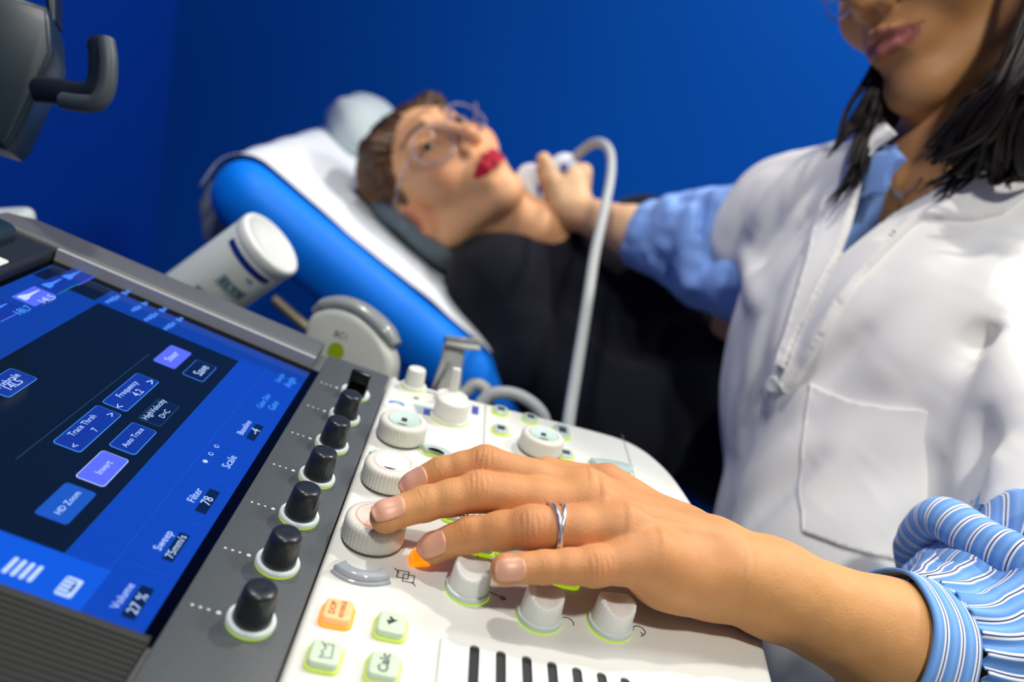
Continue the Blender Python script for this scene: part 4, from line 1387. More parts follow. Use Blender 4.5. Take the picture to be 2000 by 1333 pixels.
# scooped finger rest at the side turned away from the sliders
pk.add(rcone((-.02, 0, .0192), (.02, 0, .0205), .0082, .0082), .0016, 's')
pk.add(lambda P: (-.00022 * np.maximum(0, np.cos(np.arctan2(P[:, 1], P[:, 0]) * 26)) ** 4 * sm(P[:, 2], .0075, .0105)).astype(F32), 0, 'd')
pv, pq = surfnet(pk, (-.011, -.011, 0), (.011, .011, .017), .0004)
first = None
for x, y, rz in ((.0450, -.0795, -.15), (.0362, -.1107, .05), (.0400, -.1425, .20)):
    Mw = FW @ Matrix.Translation((x, y, 0)) @ Matrix.Rotation(rz, 4, 'Z')
    if first is None:
        me = mesh_from('paddle_knob', pv, pq, M['paddle']); first = bpy.data.objects.new('paddle_knob', me); link(first, console, Mw)
        g = Geo(); v_, f_ = lathe([(.0098, .0006), (.0100, .0014), (.0098, .0030), (.0090, .0034), (.004, .0034)], 48); g.add(v_, f_, M['ring'])
        v_, f_ = lathe([(.0099, 0), (.0099, .0008)], 48); g.add(v_, f_, M['lime']); g.obj('knob_skirt', first, Mw, local=True)
    else:
        copy_tree(first, Mw, console)
# ------------------------------------------------------------------ a head in its own frame: x to the person's left, y up, z forward
def head_field(wide=1.0, smile=0.0, ear=(.076, -.004, -.012), back=0.0, crown=0.0, jaw=0.0):
    h = S()
    h.el((0, .038 - crown / 2, -.020 + back), (.074 * wide, .082 - crown / 2, .094 - back))
    h.el((0, -.008, .022), (.060 * wide, .082, .066), None, .03)
    for s in (-1, 1):
        h.rc((s * .050 * wide, -.058, -.002), (s * .012, -.096 + jaw, .062 - jaw * .6), .018, .016, .022)
        h.rc((s * .056 * wide, -.020, -.010), (s * .050 * wide, -.058, -.002), .020, .018, .02)
        h.sp((s * .036 * wide, -.022, .056), .026, .022)
        h.rc((s * .010, .032, .082), (s * .036, .030, .066), .010, .009, .012)
        h.el((s * .031, .008, .092), (.019, .012, .016), None, .012, 's')
        h.sp((s * .031, .007, .0695), .0137, .003)                                    # eye ball under the lids
        h.el((s * .031, .0065, .0845), (.0126, .0056, .0066), None, .0012, 's')         # lid opening
        h.rc((s * .012, -.029, .094), (s * .009, -.030, .090), .0075, .006, .005)       # nostril wing
        h.rc((s * .0058, -.0345, .101), (s * .0058, -.030, .098), .0026, .002, .001, 's')
        # ear
        h.el((s * ear[0] * wide, ear[1], ear[2]), (.0095, .031, .019), None, .006)
        h.el((s * (ear[0] + .0085) * wide, ear[1] + .002, ear[2] + .003), (.0055, .019, .011), None, .003, 's')
    h.sp((0, -.098 + jaw, .066 - jaw * .6), .0165, .018)
    h.rc((0, .022, .084), (0, -.022, .104), .0065, .0095, .010)
    h.sp((0, -.025, .1065), .0088, .006)
    # muzzle and lips
    h.el((0, -.056, .070), (.030, .026, .024), None, .014)
    up = [(-.026, -.0565 + smile, .0775), (-.013, -.0530 + smile * .3, .0905), (-.004, -.0505, .0955), (0, -.0520, .0955), (.004, -.0505, .0955), (.013, -.0530 + smile * .3, .0905), (.026, -.0565 + smile, .0775)]
    lo_ = [(-.024, -.0590 + smile, .0780), (-.012, -.0645, .0890), (0, -.0665, .0930), (.012, -.0645, .0890), (.024, -.0590 + smile, .0780)]
    for L, r in ((up, (.0018, .0036, .0042, .0040, .0042, .0036, .0018)), (lo_, (.0020, .0048, .0056, .0048, .0020))):
        for i in range(len(L) - 1): h.rc(L[i], L[i + 1], r[i], r[i + 1], .0025)
    ml = [(-.027, -.0575 + smile, .0790), (-.013, -.0585 + smile * .3, .0945), (0, -.0582, .0985), (.013, -.0585 + smile * .3, .0945), (.027, -.0575 + smile, .0790)]
    for i in range(4): h.rc(ml[i], ml[i + 1], .0011, .0011, .0022, 's')
    h.rc((0, -.040, .1005), (0, -.047, .099), .0020, .0016, .003, 's')
    h.rc((-.012, -.0785, .0905), (.012, -.0785, .0905), .0045, .0045, .008, 's')
    return h


def placed(f, c, R, s=1.0):
    c = np.asarray(c, F32); R = np.asarray(R, F32)
    return lambda P: f(((P - c) @ R.T) / s) * s


def head_rot(upim, yaw, pitch):
    """upim: direction of the crown in the picture (right, up); yaw > 0 turns to the person's left"""
    up = unit(CAM_R[0] * upim[0] + CAM_R[1] * upim[1]); fw = CAM_R[2]; x = np.cross(up, fw)
    y_, p_ = math.radians(yaw), math.radians(pitch)
    f1 = math.cos(y_) * fw + math.sin(y_) * x; x1 = math.cos(y_) * x - math.sin(y_) * fw
    f2 = math.cos(p_) * f1 + math.sin(p_) * up; u2 = math.cos(p_) * up - math.sin(p_) * f1
    return np.stack([x1, u2, f2])


def face_tint(q, base, lip, blush, brow=None):
    """q in head frame"""
    n = len(q); col = np.tile(np.array(base), (n, 1))

    def mix(w_, c):
        nonlocal col
        w_ = np.clip(w_, 0, 1)[:, None]; col = col * (1 - w_) + np.array(c) * w_
    ax_ = np.abs(q[:, 0])
    for s in (-1, 1):
        mix(.55 * np.exp(-(np.linalg.norm((q - V(s * .040, -.026, .065)) / V(1, .8, 1), axis=1) / .020) ** 2), blush)
        mix(.75 * np.exp(-(np.linalg.norm(q - V(s * .080, -.022, .004), axis=1) / .022) ** 2), blush)
    mix(.35 * np.exp(-(np.linalg.norm(q - V(0, -.026, .108), axis=1) / .012) ** 2), blush)
    yc = -.0580; hh = np.where(q[:, 1] > yc, .0078 - .0022 * np.exp(-(ax_ / .003) ** 2), .0128) * np.sqrt(np.clip(1 - (ax_ / .0275) ** 2, 0, 1))
    mix(sm(hh - np.abs(q[:, 1] - yc), -.0006, .0008) * (q[:, 2] > .06), lip)
    mix((np.abs(q[:, 1] - yc) < .0009) * (ax_ < .026) * (q[:, 2] > .06) * .7, np.array(lip) * .3)
    if brow is not None:
        bx = (ax_ - .014) / .034; by = .0275 + .006 * np.sin(np.clip(bx, 0, 1) * 2.6)
        mix(((bx > 0) & (bx < 1)) * sm(.0042 - np.abs(q[:, 1] - by) - .0022 * np.clip(bx, 0, 1), -.001, .001) * (q[:, 2] > .03) * .85, brow)
        for s in (-1, 1):       # lash line
            d_ = np.linalg.norm((q[:, :2] - V(s * .031, .0065)) / V(1.22, .52), axis=1)
            mix(np.exp(-((d_ - .0105) / .0016) ** 2) * (q[:, 2] > .06) * (q[:, 1] > .004) * .8, brow)
    return col


def add_eyes(parent, c, R, s, look):
    for sd in (-1, 1):
        ec = c + (R.T @ V(sd * .031, .007, .0695)) * s
        fwd = unit(R.T @ unit(V(*look))); u_ = unit(R[1] - fwd * (R[1] @ fwd)); x_ = np.cross(u_, fwd)
        Fm = frame(ec, x_, u_, fwd); r = .0126 * s
        A = np.linspace(-PI / 2, PI / 2, 25)
        g = Geo()
        for lo_, hi_, m in ((-PI / 2, 1.05, 'eye_white'), (1.05, 1.36, 'iris'), (1.36, PI / 2, 'pupil')):
            v_, f_ = lathe([(max(r * math.cos(a), 1e-5), r * math.sin(a) + (.0003 if m != 'eye_white' else 0)) for a in np.linspace(lo_, hi_, 12)], 32, cap=False); g.add(v_, f_, M[m])
        g.obj('eye', parent, Fm, local=True, sharp=None)


def spectacles(name, c, R, s, label, rl=.0245, thick=.0013):
    T = lambda q: c + (R.T @ V(*q)) * s
    t = thing(name, T((0, 0, .095)), label, 'glasses')
    for sd in (-1, 1):
        ring = [T((sd * .033 + rl * math.cos(a), .001 + rl * .96 * math.sin(a), .096 - .010 * ((sd * .033 + rl * math.cos(a)) / .05) ** 2)) for a in np.linspace(0, 2 * PI, 41)[:-1]]
        g = Geo(); g.add(*tube(ring, thick * s, 8, closed=True), M['frame_clear']); rim = g.obj('rim', t)
        vs = [T((sd * .033, .001, .0955 - .010 * .43 + .0008))]; fs = []
        rings = 5
        for i in range(1, rings + 1):
            for k in range(32):
                a = 2 * PI * k / 32; rr_ = rl * i / rings; x = sd * .033 + rr_ * math.cos(a)
                vs.append(T((x, .001 + rr_ * .96 * math.sin(a), .096 - .010 * (x / .05) ** 2 + .0012 * (1 - (i / rings) ** 2))))
        for k in range(32): fs.append((0, 1 + k, 1 + (k + 1) % 32))
        for i in range(rings - 1):
            for k in range(32): fs.append((1 + i * 32 + k, 1 + (i + 1) * 32 + k, 1 + (i + 1) * 32 + (k + 1) % 32, 1 + i * 32 + (k + 1) % 32))
        g = Geo(); g.add(vs, fs, M['lens']); o = g.obj('lens', rim, sharp=None); md = o.modifiers.new('s', 'SOLIDIFY'); md.thickness = .0012
        g = Geo(); g.add(*tube(catmull([T((sd * (.033 + rl), .008, .090)), T((sd * .068, .009, .080)), T((sd * .077, .008, .04)), T((sd * .080, .006, -.005)), T((sd * .079, -.012, -.022))], 5), thick * s * .9, 8), M['frame_clear'])
        g.obj('temple', t)
    g = Geo(); g.add(*tube(catmull([T((-.0095, .006, .0965)), T((0, .0095, .0995)), T((.0095, .006, .0965))], 4), thick * s, 8), M['frame_clear']); g.obj('bridge', t)
    return t


# ------------------------------------------------------------------ the patient
PR = head_rot((-.755, .655), 32, 6); PS = 1.05
PC = at(866, 270, .960) - (PR.T @ V(0, .007, .072)) * PS
PEAR = (.074, -.022, .004)
hf = head_field(.96, 0, PEAR, .018, .024, .008); pat = S()
pat.add(placed(hf, PC, PR, PS))
HP = lambda x, y, z: PC + (PR.T @ V(x, y, z)) * PS
NB = at(1035, 455, 1.04)
pat.rc(HP(0, -.045, -.020), NB, .050, .058, .022)
pat.rc(NB, at(1090, 520, 1.08), .058, .07, .02)
pat.rc(HP(.012, -.07, .03), at(1040, 440, 1.0), .020, .022, .02)
patient = thing('person', (.92, -.30, SZ), 'person in a black sweater with short brown hair and red lips lying on the couch', 'person')
los = np.min([PC - .13, NB - .11, at(1090, 520, 1.08) - .09], 0); his = np.max([PC + .13, NB + .1, at(1090, 520, 1.08) + .09], 0)
hv1, hq1 = surfnet(pat, los, his, .0017)
tq = ((hv1 - PC) @ PR.T) / PS
pbase = lin('dda678')[:3]
t1 = face_tint(tq, pbase, lin('b0122e')[:3], lin('c8604c')[:3], lin('4a2f1e')[:3])
# hand resting on the far side
ph = S(); q0 = at(1428, 640, .912); q1 = at(1458, 660, .908); q2 = at(1520, 690, .91)
ph.rc(q0, q1, .024, .026); ph.rc(q1, q2, .026, .03, .01)
for k in range(4): ph.rc(q0 + CAM_R[1] * (.018 - .012 * k), q0 - CAM_R[0] * .026 + CAM_R[1] * (.014 - .011 * k) - CAM_R[2] * .030, .0085, .007, .004)
hv2, hq2 = surfnet(ph, np.min([q0, q1, q2], 0) - .08, np.max([q0, q1, q2], 0) + .10, .003)
big_mesh('body', [(hv1, hq1), (hv2, hq2)], M['skin_face'], patient, np.concatenate([t1, np.tile(np.array(pbase), (len(hv2), 1))]))
add_eyes(patient, PC, PR, PS, (-.30, .02, 1))
# hair
hr = S()
hr.el((0, .034, -.010), (.078, .072, .080))
hr.rc((-.056, .062, .046), (.040, .064, .052), .017, .012, .02)
hr.rc((-.058, .060, .044), (-.072, .020, .022), .016, .007, .012)
hr.rc((.050, .060, .054), (.071, .020, .022), .016, .007, .012)
hr.rc((-.072, .020, .022), (-.071, -.014, .016), .007, .003, .008)
hr.add(ellip((.006, -.038, .095), (.066, .088, .062)), .010, 's')
hr.add(ellip((-.088, -.026, .006), (.022, .030, .020)), .006, 's'); hr.add(ellip((.088, -.026, .006), (.022, .030, .020)), .006, 's')
hr.add(lambda q: np.maximum(-.075 - q[:, 1], -.2), .02, 'i')
def strands(q):
    th_ = np.arctan2(q[:, 0] + .02, q[:, 1] - .02) ; r_ = np.linalg.norm(q - V(0, .04, -.02), axis=1)
    S_ = np.stack([th_ * 2.2, q[:, 2] * 14, r_ * 4], 1)
    return (vnoise(S_, 9, 3) * .0030 + vnoise(S_, 22, 4) * .0016).astype(F32)
hr.add(strands, 0, 'd')
vv, qq = surfnet(placed(hr, PC, PR, PS), PC - .14, PC + .14, .0017)
tq = ((vv - PC) @ PR.T) / PS
st = np.clip(strands(tq.astype(F32)) / .008 + .5, 0, 1)[:, None]
gold = (sm(-tq[:, 2], -.03, .05) * sm(-tq[:, 0], .0, .07))[:, None] * .7 + .05
ht = np.array(lin('1c0f08')[:3]) * (1 - st) + np.array(lin('553418')[:3]) * st
ht = ht * (1 - gold) + np.array(lin('9a6f3a')[:3]) * gold
big_mesh('hair', [(vv, qq)], M['hair_brown'], patient, ht)
spectacles('spectacles', PC, PR, PS, 'round clear framed spectacles worn by the person lying on the couch')

# sweater
sw = S()
SH = at(982, 560, 1.0)
sw.rc(at(1075, 545, 1.10), at(1290, 640, 1.06), .100, .115, .05)
sw.rc(SH, at(1090, 540, 1.10), .066, .085, .05)
sw.rc(SH, at(1060, 720, .95), .064, .060, .03)
sw.rc(at(1060, 720, .95), at(1215, 870, .90), .060, .058, .03)
sw.rc(at(1215, 870, .90), at(1345, 775, .93), .056, .050, .03)
sw.rc(at(1345, 775, .93), at(1392, 712, .94), .050, .042, .02)
sw.rc(at(1290, 640, 1.06), at(1420, 790, 1.02), .115, .125, .05)
sw.rc(at(1150, 560, 1.15), at(1250, 480, 1.20), .07, .068, .04)
sw.rc(at(1250, 480, 1.20), at(1420, 520, 1.16), .068, .06, .04)
sw.rc(at(985, 480, 1.05), at(1075, 470, 1.06), .036, .046, .03)         # collar
sw.rc(at(955, 500, 1.04), at(985, 490, 1.06), .045, .045, .03)
sw.add(rcone(HP(0, -.02, 0), at(1030, 440, 1.035), .056, .060), .006, 's')
for a, b, da, w_, am in (((985, 570), (1150, 640), 1.0, .022, .008), ((1010, 640), (1180, 700), .95, .018, .009), ((1150, 560), (1245, 690), .97, .02, .010), ((1180, 690), (1250, 840), .9, .018, .010),
                         ((1060, 760), (1220, 790), .88, .02, .010), ((1230, 700), (1300, 800), .92, .02, .009), ((1390, 650), (1440, 760), .93, .02, .010), ((1300, 640), (1330, 800), .95, .02, -.012),
                         ((960, 620), (1010, 740), .93, .015, -.006), ((1100, 660), (1140, 800), .9, .015, -.010)):
    A_ = at(*a, da); B_ = at(*b, da); sw.add(ridge(A_, B_, w_ * 1.6, am), 0, 'd')
sw.add(lambda P: (vnoise(P * V(1, .6, 1), 14, 5) * .006 + vnoise(P, 34, 6) * .0022).astype(F32), 0, 'd')
pts = [at(962, 558, 1.0), at(1250, 480, 1.2), at(1215, 870, .9), at(1450, 800, 1.02), at(1420, 520, 1.16), at(985, 480, 1.05)]
vv, qq = surfnet(sw, np.min(pts, 0) - .15, np.max(pts, 0) + .13, .0042)
big_mesh('sweater', [(vv, qq)], M['black_cloth'], patient)
tr = S()
for o_ in (-.09, .09):
    a_ = at(1430, 800, 1.02) + V(o_, 0, 0); tr.rc(a_, V(a_[0], -.95, SZ + .10), .095, .075, .02); tr.rc(V(a_[0], -.95, SZ + .10), V(a_[0], -1.35, SZ + .075), .075, .05, .02)
tr.add(lambda P: (vnoise(P, 12, 9) * .006).astype(F32), 0, 'd')
a_ = at(1430, 800, 1.02)
vv, qq = surfnet(tr, V(a_[0] - .2, -1.45, SZ - .02), V(a_[0] + .2, a_[1] + .12, SZ + .30), .006)
big_mesh('trousers', [(vv, qq)], M['black_cloth'], patient)

# pillows and a black form on the backrest
def soft(name, c, R, r, pw, m, label, cat, h=.004, nz=.004):
    def f(P):
        q = np.abs((P - np.asarray(c, F32)) @ np.asarray(R, F32).T) / np.asarray(r, F32)
        e = ((q ** pw).sum(1)) ** (1 / pw)
        return (e - 1) * min(r) * .8 + vnoise(P, 22, 7) * nz
    f2 = lambda P: f(P).astype(F32)
    rr_ = max(r) * 1.15
    vv, qq = surfnet(f2, np.asarray(c) - rr_, np.asarray(c) + rr_, h)
    o = big_mesh(name, [(vv, qq)], m); tag(o, label, cat); return o


Rb = np.stack([bA, AX, bN])
def on_bed(x, y, off):
    q = on_plane(x, y, BO + bN * off, bN); return q


soft('pillow', on_bed(850, 478, .028) + AX * .045, Rb, (.135, .085, .026), 2.6, M['pillow_grey'], 'flat grey pillow under the brown haired head on the white paper', 'pillow')
c_ = HP(-.045, .0, -.105)
soft('dark_head_form', HP(-.050, .005, -.082), np.stack([PR[1], PR[0], PR[2]]), (.085, .060, .030), 2.4, M['black_cloth'], 'soft black form close behind the brown hair and ear', 'cushion')  # plain rounded black form set close behind the hair
soft('pillow', on_bed(690, 262, .030) + AX * .10, Rb, (.060, .13, .050), 2.3, M['white_cloth'], 'rounded white pillow hump at the head end beyond the paper', 'pillow', nz=.006)
# ------------------------------------------------------------------ the operator
DR = head_rot((-.12, 1.0), -70, -4); DSC = 1.0
DC = at(1722, 82, .605) - (DR.T @ V(0, -.058, .092)) * DSC
hd = head_field(1.0, .002)
HD = lambda x, y, z: DC + (DR.T @ V(x, y, z)) * DSC
NK = at(1838, 372, .640); vd0 = unit(ray(1838, 372))
RS = at(1548, 440, .80); LS = at(2090, 520, .600)


def torso(e=0.0):
    """trunk below the coat, grown by e"""
    t = S()
    c = [((1672, 500, .755), .080), ((1640, 800, .700), .082), ((1660, 1150, .660), .092), ((1690, 1500, .66), .11)]
    d = [((1845, 560, .665), .088), ((1790, 820, .625), .098), ((1740, 1150, .590), .105), ((1760, 1500, .60), .12)]
    for L in (c, d):
        for (a, ra), (b, rb) in zip(L[:-1], L[1:]): t.rc(at(*a), at(*b), ra + e, rb + e, .05)
    t.rc(RS, NK, .054 + e, .046 + e, .05); t.rc(LS, NK, .066 + e, .050 + e, .05)
    t.sp(at(1780, 660, .62), .075 + e, .06); t.sp(at(1650, 620, .70), .066 + e, .06)
    return t


# body: head, neck, chest, right arm with the hand on the probe
bd = S()
bd.add(placed(hd, DC, DR, DSC))
bd.rc(HD(0, -.045, -.035), NK + vd0 * .012, .047, .052, .012)
bd.add(torso(-.018), .03)
lo1 = np.min([DC - .13, NK - .1, at(1620, 620, .7)], 0); hi1 = np.max([DC + .13, NK + .12, at(2090, 520, .60)], 0)
bv, bq = surfnet(bd, lo1, hi1, .0022)
dq = ((bv - DC) @ DR.T) / DSC
dbase = lin('c9935f')[:3]
bt = face_tint(dq, dbase, lin('b06a5c')[:3], lin('c07a50')[:3], lin('241710')[:3])
# right arm
ra = S(); E_ = at(1400, 505, .86); W_ = at(1118, 412, 1.000)
ra.rc(RS, E_, .042, .036, .02); ra.rc(E_, at(1240, 455, .93), .036, .030, .02); ra.rc(at(1240, 455, .93), W_, .030, .0215, .015)
H1 = at(1108, 372, 1.005)
ra.rc(W_, H1, .0225, .022, .012); ra.rc(W_ + CAM_R[0] * .004, at(1122, 350, 1.005), .021, .019, .014)
ra.rc(at(1090, 395, .995), at(1074, 350, .985), .0165, .0125, .012); ra.rc(at(1074, 350, .985), at(1062, 312, .98), .0118, .0095, .005)
for k, y in enumerate((335, 352, 369, 386)):
    a = at(1112, y + 6, 1.008); b = at(1140 - k * 2, y, 1.018); c = at(1124 - k * 2, y - 4, 1.045); e = at(1096, y + 2, 1.048)
    ra.rc(a, b, .0125, .0108, .008); ra.rc(b, c, .0105, .0095, .003); ra.rc(c, e, .0095, .008, .003)
lo2 = np.min([W_, E_, RS, at(1090, 300, 1.05), at(1140, 410, 1.0)], 0) - .06; hi2 = np.max([W_, E_, RS, at(1060, 290, .97)], 0) + .06
rv, rq = surfnet(ra, lo2, hi2, .0022)
rt = np.tile(np.array(lin('deb48a')[:3]), (len(rv), 1))
hv, hq = surfnet(hand, lo, hi, .00075, lip=1.4)
doctor = thing('person', (.30, -.42, 0.0), 'person in a white coat with long dark hair, one hand on the console knobs', 'person', None)
big_mesh('body', [(hv, hq), (bv, bq), (rv, rq)], M['skin_arm'], doctor, np.concatenate([hand_tint(hv), bt, rt]))
add_eyes(doctor, DC, DR, DSC, (-.1, -.15, 1))

# ---- white coat
vP = at(1700, 400, .60); vd = unit(ray(1700, 400))


def side_plane(p, q, keep):
    """plane through two pixels and the chest direction; distance is negative on the side of pixel keep"""
    A_ = at(*p, .62); B_ = at(*q, .62); n_ = unit(np.cross(B_ - A_, vd)); K = at(*keep, .62)
    if (K - A_) @ n_ > 0: n_ = -n_
    return lambda P: (P - A_.astype(F32)) @ n_.astype(F32)


vl = side_plane((1638, 515), (1700, 262), (1760, 350)); vr = side_plane((1638, 515), (1800, 385), (1700, 300))
vl2 = side_plane((1692, 520), (1800, 318), (1840, 380)); vr2 = side_plane((1660, 535), (1835, 400), (1700, 300))


def vcut(pl, pr, back):
    n_ = vd.astype(F32); A_ = (NK + vd * back).astype(F32)
    return lambda P: np.maximum(np.maximum(pl(P), pr(P)), (P - A_) @ n_)


coat = torso(.012); trunk = torso(.012)
coat.rc(RS, at(1490, 490, .830), .064, .062, .03)
LE = at(2075, 900, .490); LE2 = at(2082, 1100, .440)
coat.rc(LS, LE, .074, .066, .03); coat.rc(LE, LE2, .066, .064, .02)
coat.rc(NK + CAM_R[0] * .03, HD(.0, -.085, -.065), .055, .052, .03)
base_coat = coat
FOLDS = [((1925, 575), (1745, 720), .016, .009), ((1830, 520), (1680, 640), .014, .006), ((1960, 640), (1830, 760), .014, .006), ((1900, 700), (1945, 640), .012, -.016),
         ((1700, 560), (1590, 690), .010, .005), ((1735, 600), (1600, 760), .010, -.004), ((1545, 700), (1500, 790), .010, .006), ((1560, 340), (1475, 440), .014, .008),
         ((1600, 300), (1540, 420), .012, .005), ((1560, 430), (1480, 520), .012, -.007), ((1600, 480), (1520, 700), .014, .006), ((1500, 620), (1440, 860), .014, .005),
         ((1560, 860), (1450, 960), .012, .005), ((1600, 900), (1480, 1010), .010, -.004), ((1700, 900), (1600, 990), .014, -.003), ((1840, 880), (1700, 960), .018, -.004),
         ((1870, 960), (1740, 1060), .014, -.005), ((1950, 600), (1985, 800), .016, .008), ((1920, 820), (1880, 980), .010, -.014), ((1990, 480), (1890, 600), .016, .007),
         ((1980, 700), (1900, 860), .012, .005), ((1960, 880), (1880, 960), .010, .005), ((1760, 440), (1480, 795), .0045, -.0035), ((1450, 500), (1480, 590), .012, .006)]
ends, ok_ = march_many(base_coat, [p for f in FOLDS for p in f[:2]], .3, 1.6)
for i, (a, b, w_, am) in enumerate(FOLDS):
    if ok_[2 * i] and ok_[2 * i + 1]: fr_ = ridge(ends[2 * i], ends[2 * i + 1], w_, am * 1.5); coat.add(fr_, 0, 'd'); trunk.add(fr_, 0, 'd')


def drape(P):
    R_ = np.stack([CAM_R[0] * .6 - CAM_R[1] * .8, CAM_R[0] * .8 + CAM_R[1] * .6, CAM_R[2]])
    Q = P @ R_.T.astype(F32)
    return (vnoise(Q * V(1, .22, 1), 24, 11) * .0030 + vnoise(Q * V(1, .35, 1), 55, 12) * .0011).astype(F32)


coat.add(drape, 0, 'd'); trunk.add(drape, 0, 'd')
coat_solid = S(); coat_solid.items = list(coat.items)
coat.add(vcut(vl, vr, .045), .004, 's')
# open ends: neck, right sleeve, left hem
coat.add(rcone(NK, HD(0, -.02, -.02), .060, .062), .004, 's')
dR = unit(at(1490, 490, .83) - RS)
coat.add(rcone(at(1490, 490, .830) + dR * .045, at(1490, 490, .830) + dR * .12, .056, .056), .003, 's')
coat.add(lambda P: ((P - (at(1490, 490, .83) + dR * .040).astype(F32)) @ dR.astype(F32)), .003, 'i') if False else None
dL = unit(LE2 - LE)
coat.add(rcone(LE2 + dL * .02, LE2 + dL * .10, .060, .060), .003, 's')
ptsc = [at(1420, 380, .85), at(1410, 600, .85), at(1420, 1000, .75), at(1560, 1500, .66), at(1760, 1500, .6), at(2085, 1100, .45), at(2200, 520, .6), NK, HD(0, -.085, -.065)]
cv_, cq_ = surfnet(coat, np.min(ptsc, 0) - .14, np.max(ptsc, 0) + .13, .0036)
# the cut planes of the sleeves: drop faces past the hems
cen = cv_[cq_].mean(1)
sR = (cen - at(1490, 490, .83)) @ dR; nearR = np.linalg.norm(cen - at(1490, 490, .83) - np.outer(sR, dR), axis=1) < .10
sL = (cen - LE2) @ dL; nearL = np.linalg.norm(cen - LE2 - np.outer(sL, dL), axis=1) < .10
tor_ = torso(.012)(cen.astype(F32))
keep = ~((sR > .030) & nearR & (sR < .12)) & ~((sL > .004) & nearL & (sL < .14) & (tor_ > .012))
co = big_mesh('white_coat', [(cv_, cq_[keep])], M['coat'], doctor)


# raised pieces sewn on the coat
def patch(name, poly, th, m, parent, field=base_coat, step=7, edge=5, dd=(.3, 1.6), extra=0.0):
    import mathutils.geometry as mg
    P_ = np.array(poly, float); bpts = []
    for i in range(len(P_)):
        a, b = P_[i], P_[(i + 1) % len(P_)]; n_ = max(int(np.linalg.norm(b - a) / step), 1)
        for k in range(n_): bpts.append(a + (b - a) * k / n_)
    bpts = np.array(bpts); x0, y0 = P_.min(0); x1, y1 = P_.max(0)
    gx, gy = np.meshgrid(np.arange(x0, x1, step), np.arange(y0, y1, step)); G_ = np.stack([gx.ravel(), gy.ravel()], 1)

    def inside(q):
        r = np.zeros(len(q), bool); j = len(bpts) - 1
        for i in range(len(bpts)):
            xi, yi = bpts[i]; xj, yj = bpts[j]
            c = ((yi > q[:, 1]) != (yj > q[:, 1])) & (q[:, 0] < (xj - xi) * (q[:, 1] - yi) / (yj - yi + 1e-12) + xi)
            r ^= c; j = i
        return r
    dist = lambda q: np.min(np.linalg.norm(q[:, None] - bpts[None], axis=2), 1)
    G_ = G_[inside(G_)]; G_ = G_[dist(G_) > edge * .9]
    cen_ = bpts.mean(0); inner = []
    for b in bpts:
        pass
    # inner contour
    nx = np.roll(bpts, -1, 0) - np.roll(bpts, 1, 0); nn = np.stack([-nx[:, 1], nx[:, 0]], 1); nn /= np.maximum(np.linalg.norm(nn, axis=1)[:, None], 1e-9)
    ib = bpts + nn * edge * .6; ins = inside(ib); ib = np.where(ins[:, None], ib, bpts - nn * edge * .6); ib = ib[inside(ib)]
    allp = np.concatenate([bpts, ib, G_])
    nb_ = len(bpts)
    r = mg.delaunay_2d_cdt([Vector(p) for p in allp.tolist()], [(i, (i + 1) % nb_) for i in range(nb_)], [], 1, 1e-4)
    V2 = np.array([tuple(v) for v in r[0]]); F_ = [tuple(f) for f in r[2]]
    D_ = dist(V2); W, _ = march_many(field, V2, *dd)
    W = smooth_depth(V2, W, F_)
    nrm = grad(field, W, .002)
    off = th * np.clip(D_ / (edge * .5), 0, 1) - .0012 * (D_ < .5) + extra
    vs = W + nrm * off[:, None]
    g = Geo()
    F2 = []
    for f in F_:
        a, b, c = vs[f[0]], vs[f[1]], vs[f[2]]
        F2.append(f if np.cross(b - a, c - a) @ CAM_R[2] > 0 else f[::-1])
    g.add(list(vs), F2, m); o = g.obj(name, parent, sharp=None); return o


def smooth_depth(V2, W, F_, it=3):
    return W


detail = S(); detail.add(base_coat)
pocket = [(1583, 748), (1620, 766), (1668, 784), (1740, 796), (1810, 799), (1880, 797), (1875, 900), (1852, 1000), (1815, 1060), (1768, 1102), (1700, 1088), (1640, 1070), (1568, 1042), (1562, 980), (1565, 880)]
patch('coat_pocket', pocket, .0022, M['coat'], co, trunk)
lapA = [(1700, 255), (1738, 247), (1752, 262), (1712, 290), (1688, 322), (1674, 400), (1660, 450), (1636, 512), (1594, 600), (1558, 672), (1536, 722), (1520, 716), (1532, 672), (1552, 600), (1576, 520), (1598, 440), (1622, 370), (1658, 300)]
patch('coat_lapel', lapA, .0045, M['coat'], co, coat_solid, extra=.001)
lapB = [(1634, 518), (1690, 470), (1745, 425), (1805, 385), (1870, 352), (1930, 335), (1990, 345), (2010, 380), (1960, 420), (1900, 434), (1850, 432), (1800, 428), (1740, 486), (1690, 540), (1640, 606), (1596, 690), (1560, 748), (1536, 768), (1524, 748), (1546, 700), (1586, 615)]
patch('coat_lapel', lapB, .0045, M['coat'], co, coat_solid, extra=.001)
for p in ((1512, 752), (1655, 520)):
    q = march(coat, *p, .3, 1.6)
    if q is not None:
        n_ = grad(coat, q[None], .003)[0]; u_ = unit(np.cross(n_, V(0, 0, 1))); g = Geo(); v_, f_ = lathe([(.0065, 0), (.0068, .0015), (.0055, .0028), (.001, .0022)], 24); g.add(v_, f_, M['bottle_cap'], frame(q, u_, np.cross(n_, u_), n_)); g.obj('coat_button', co)

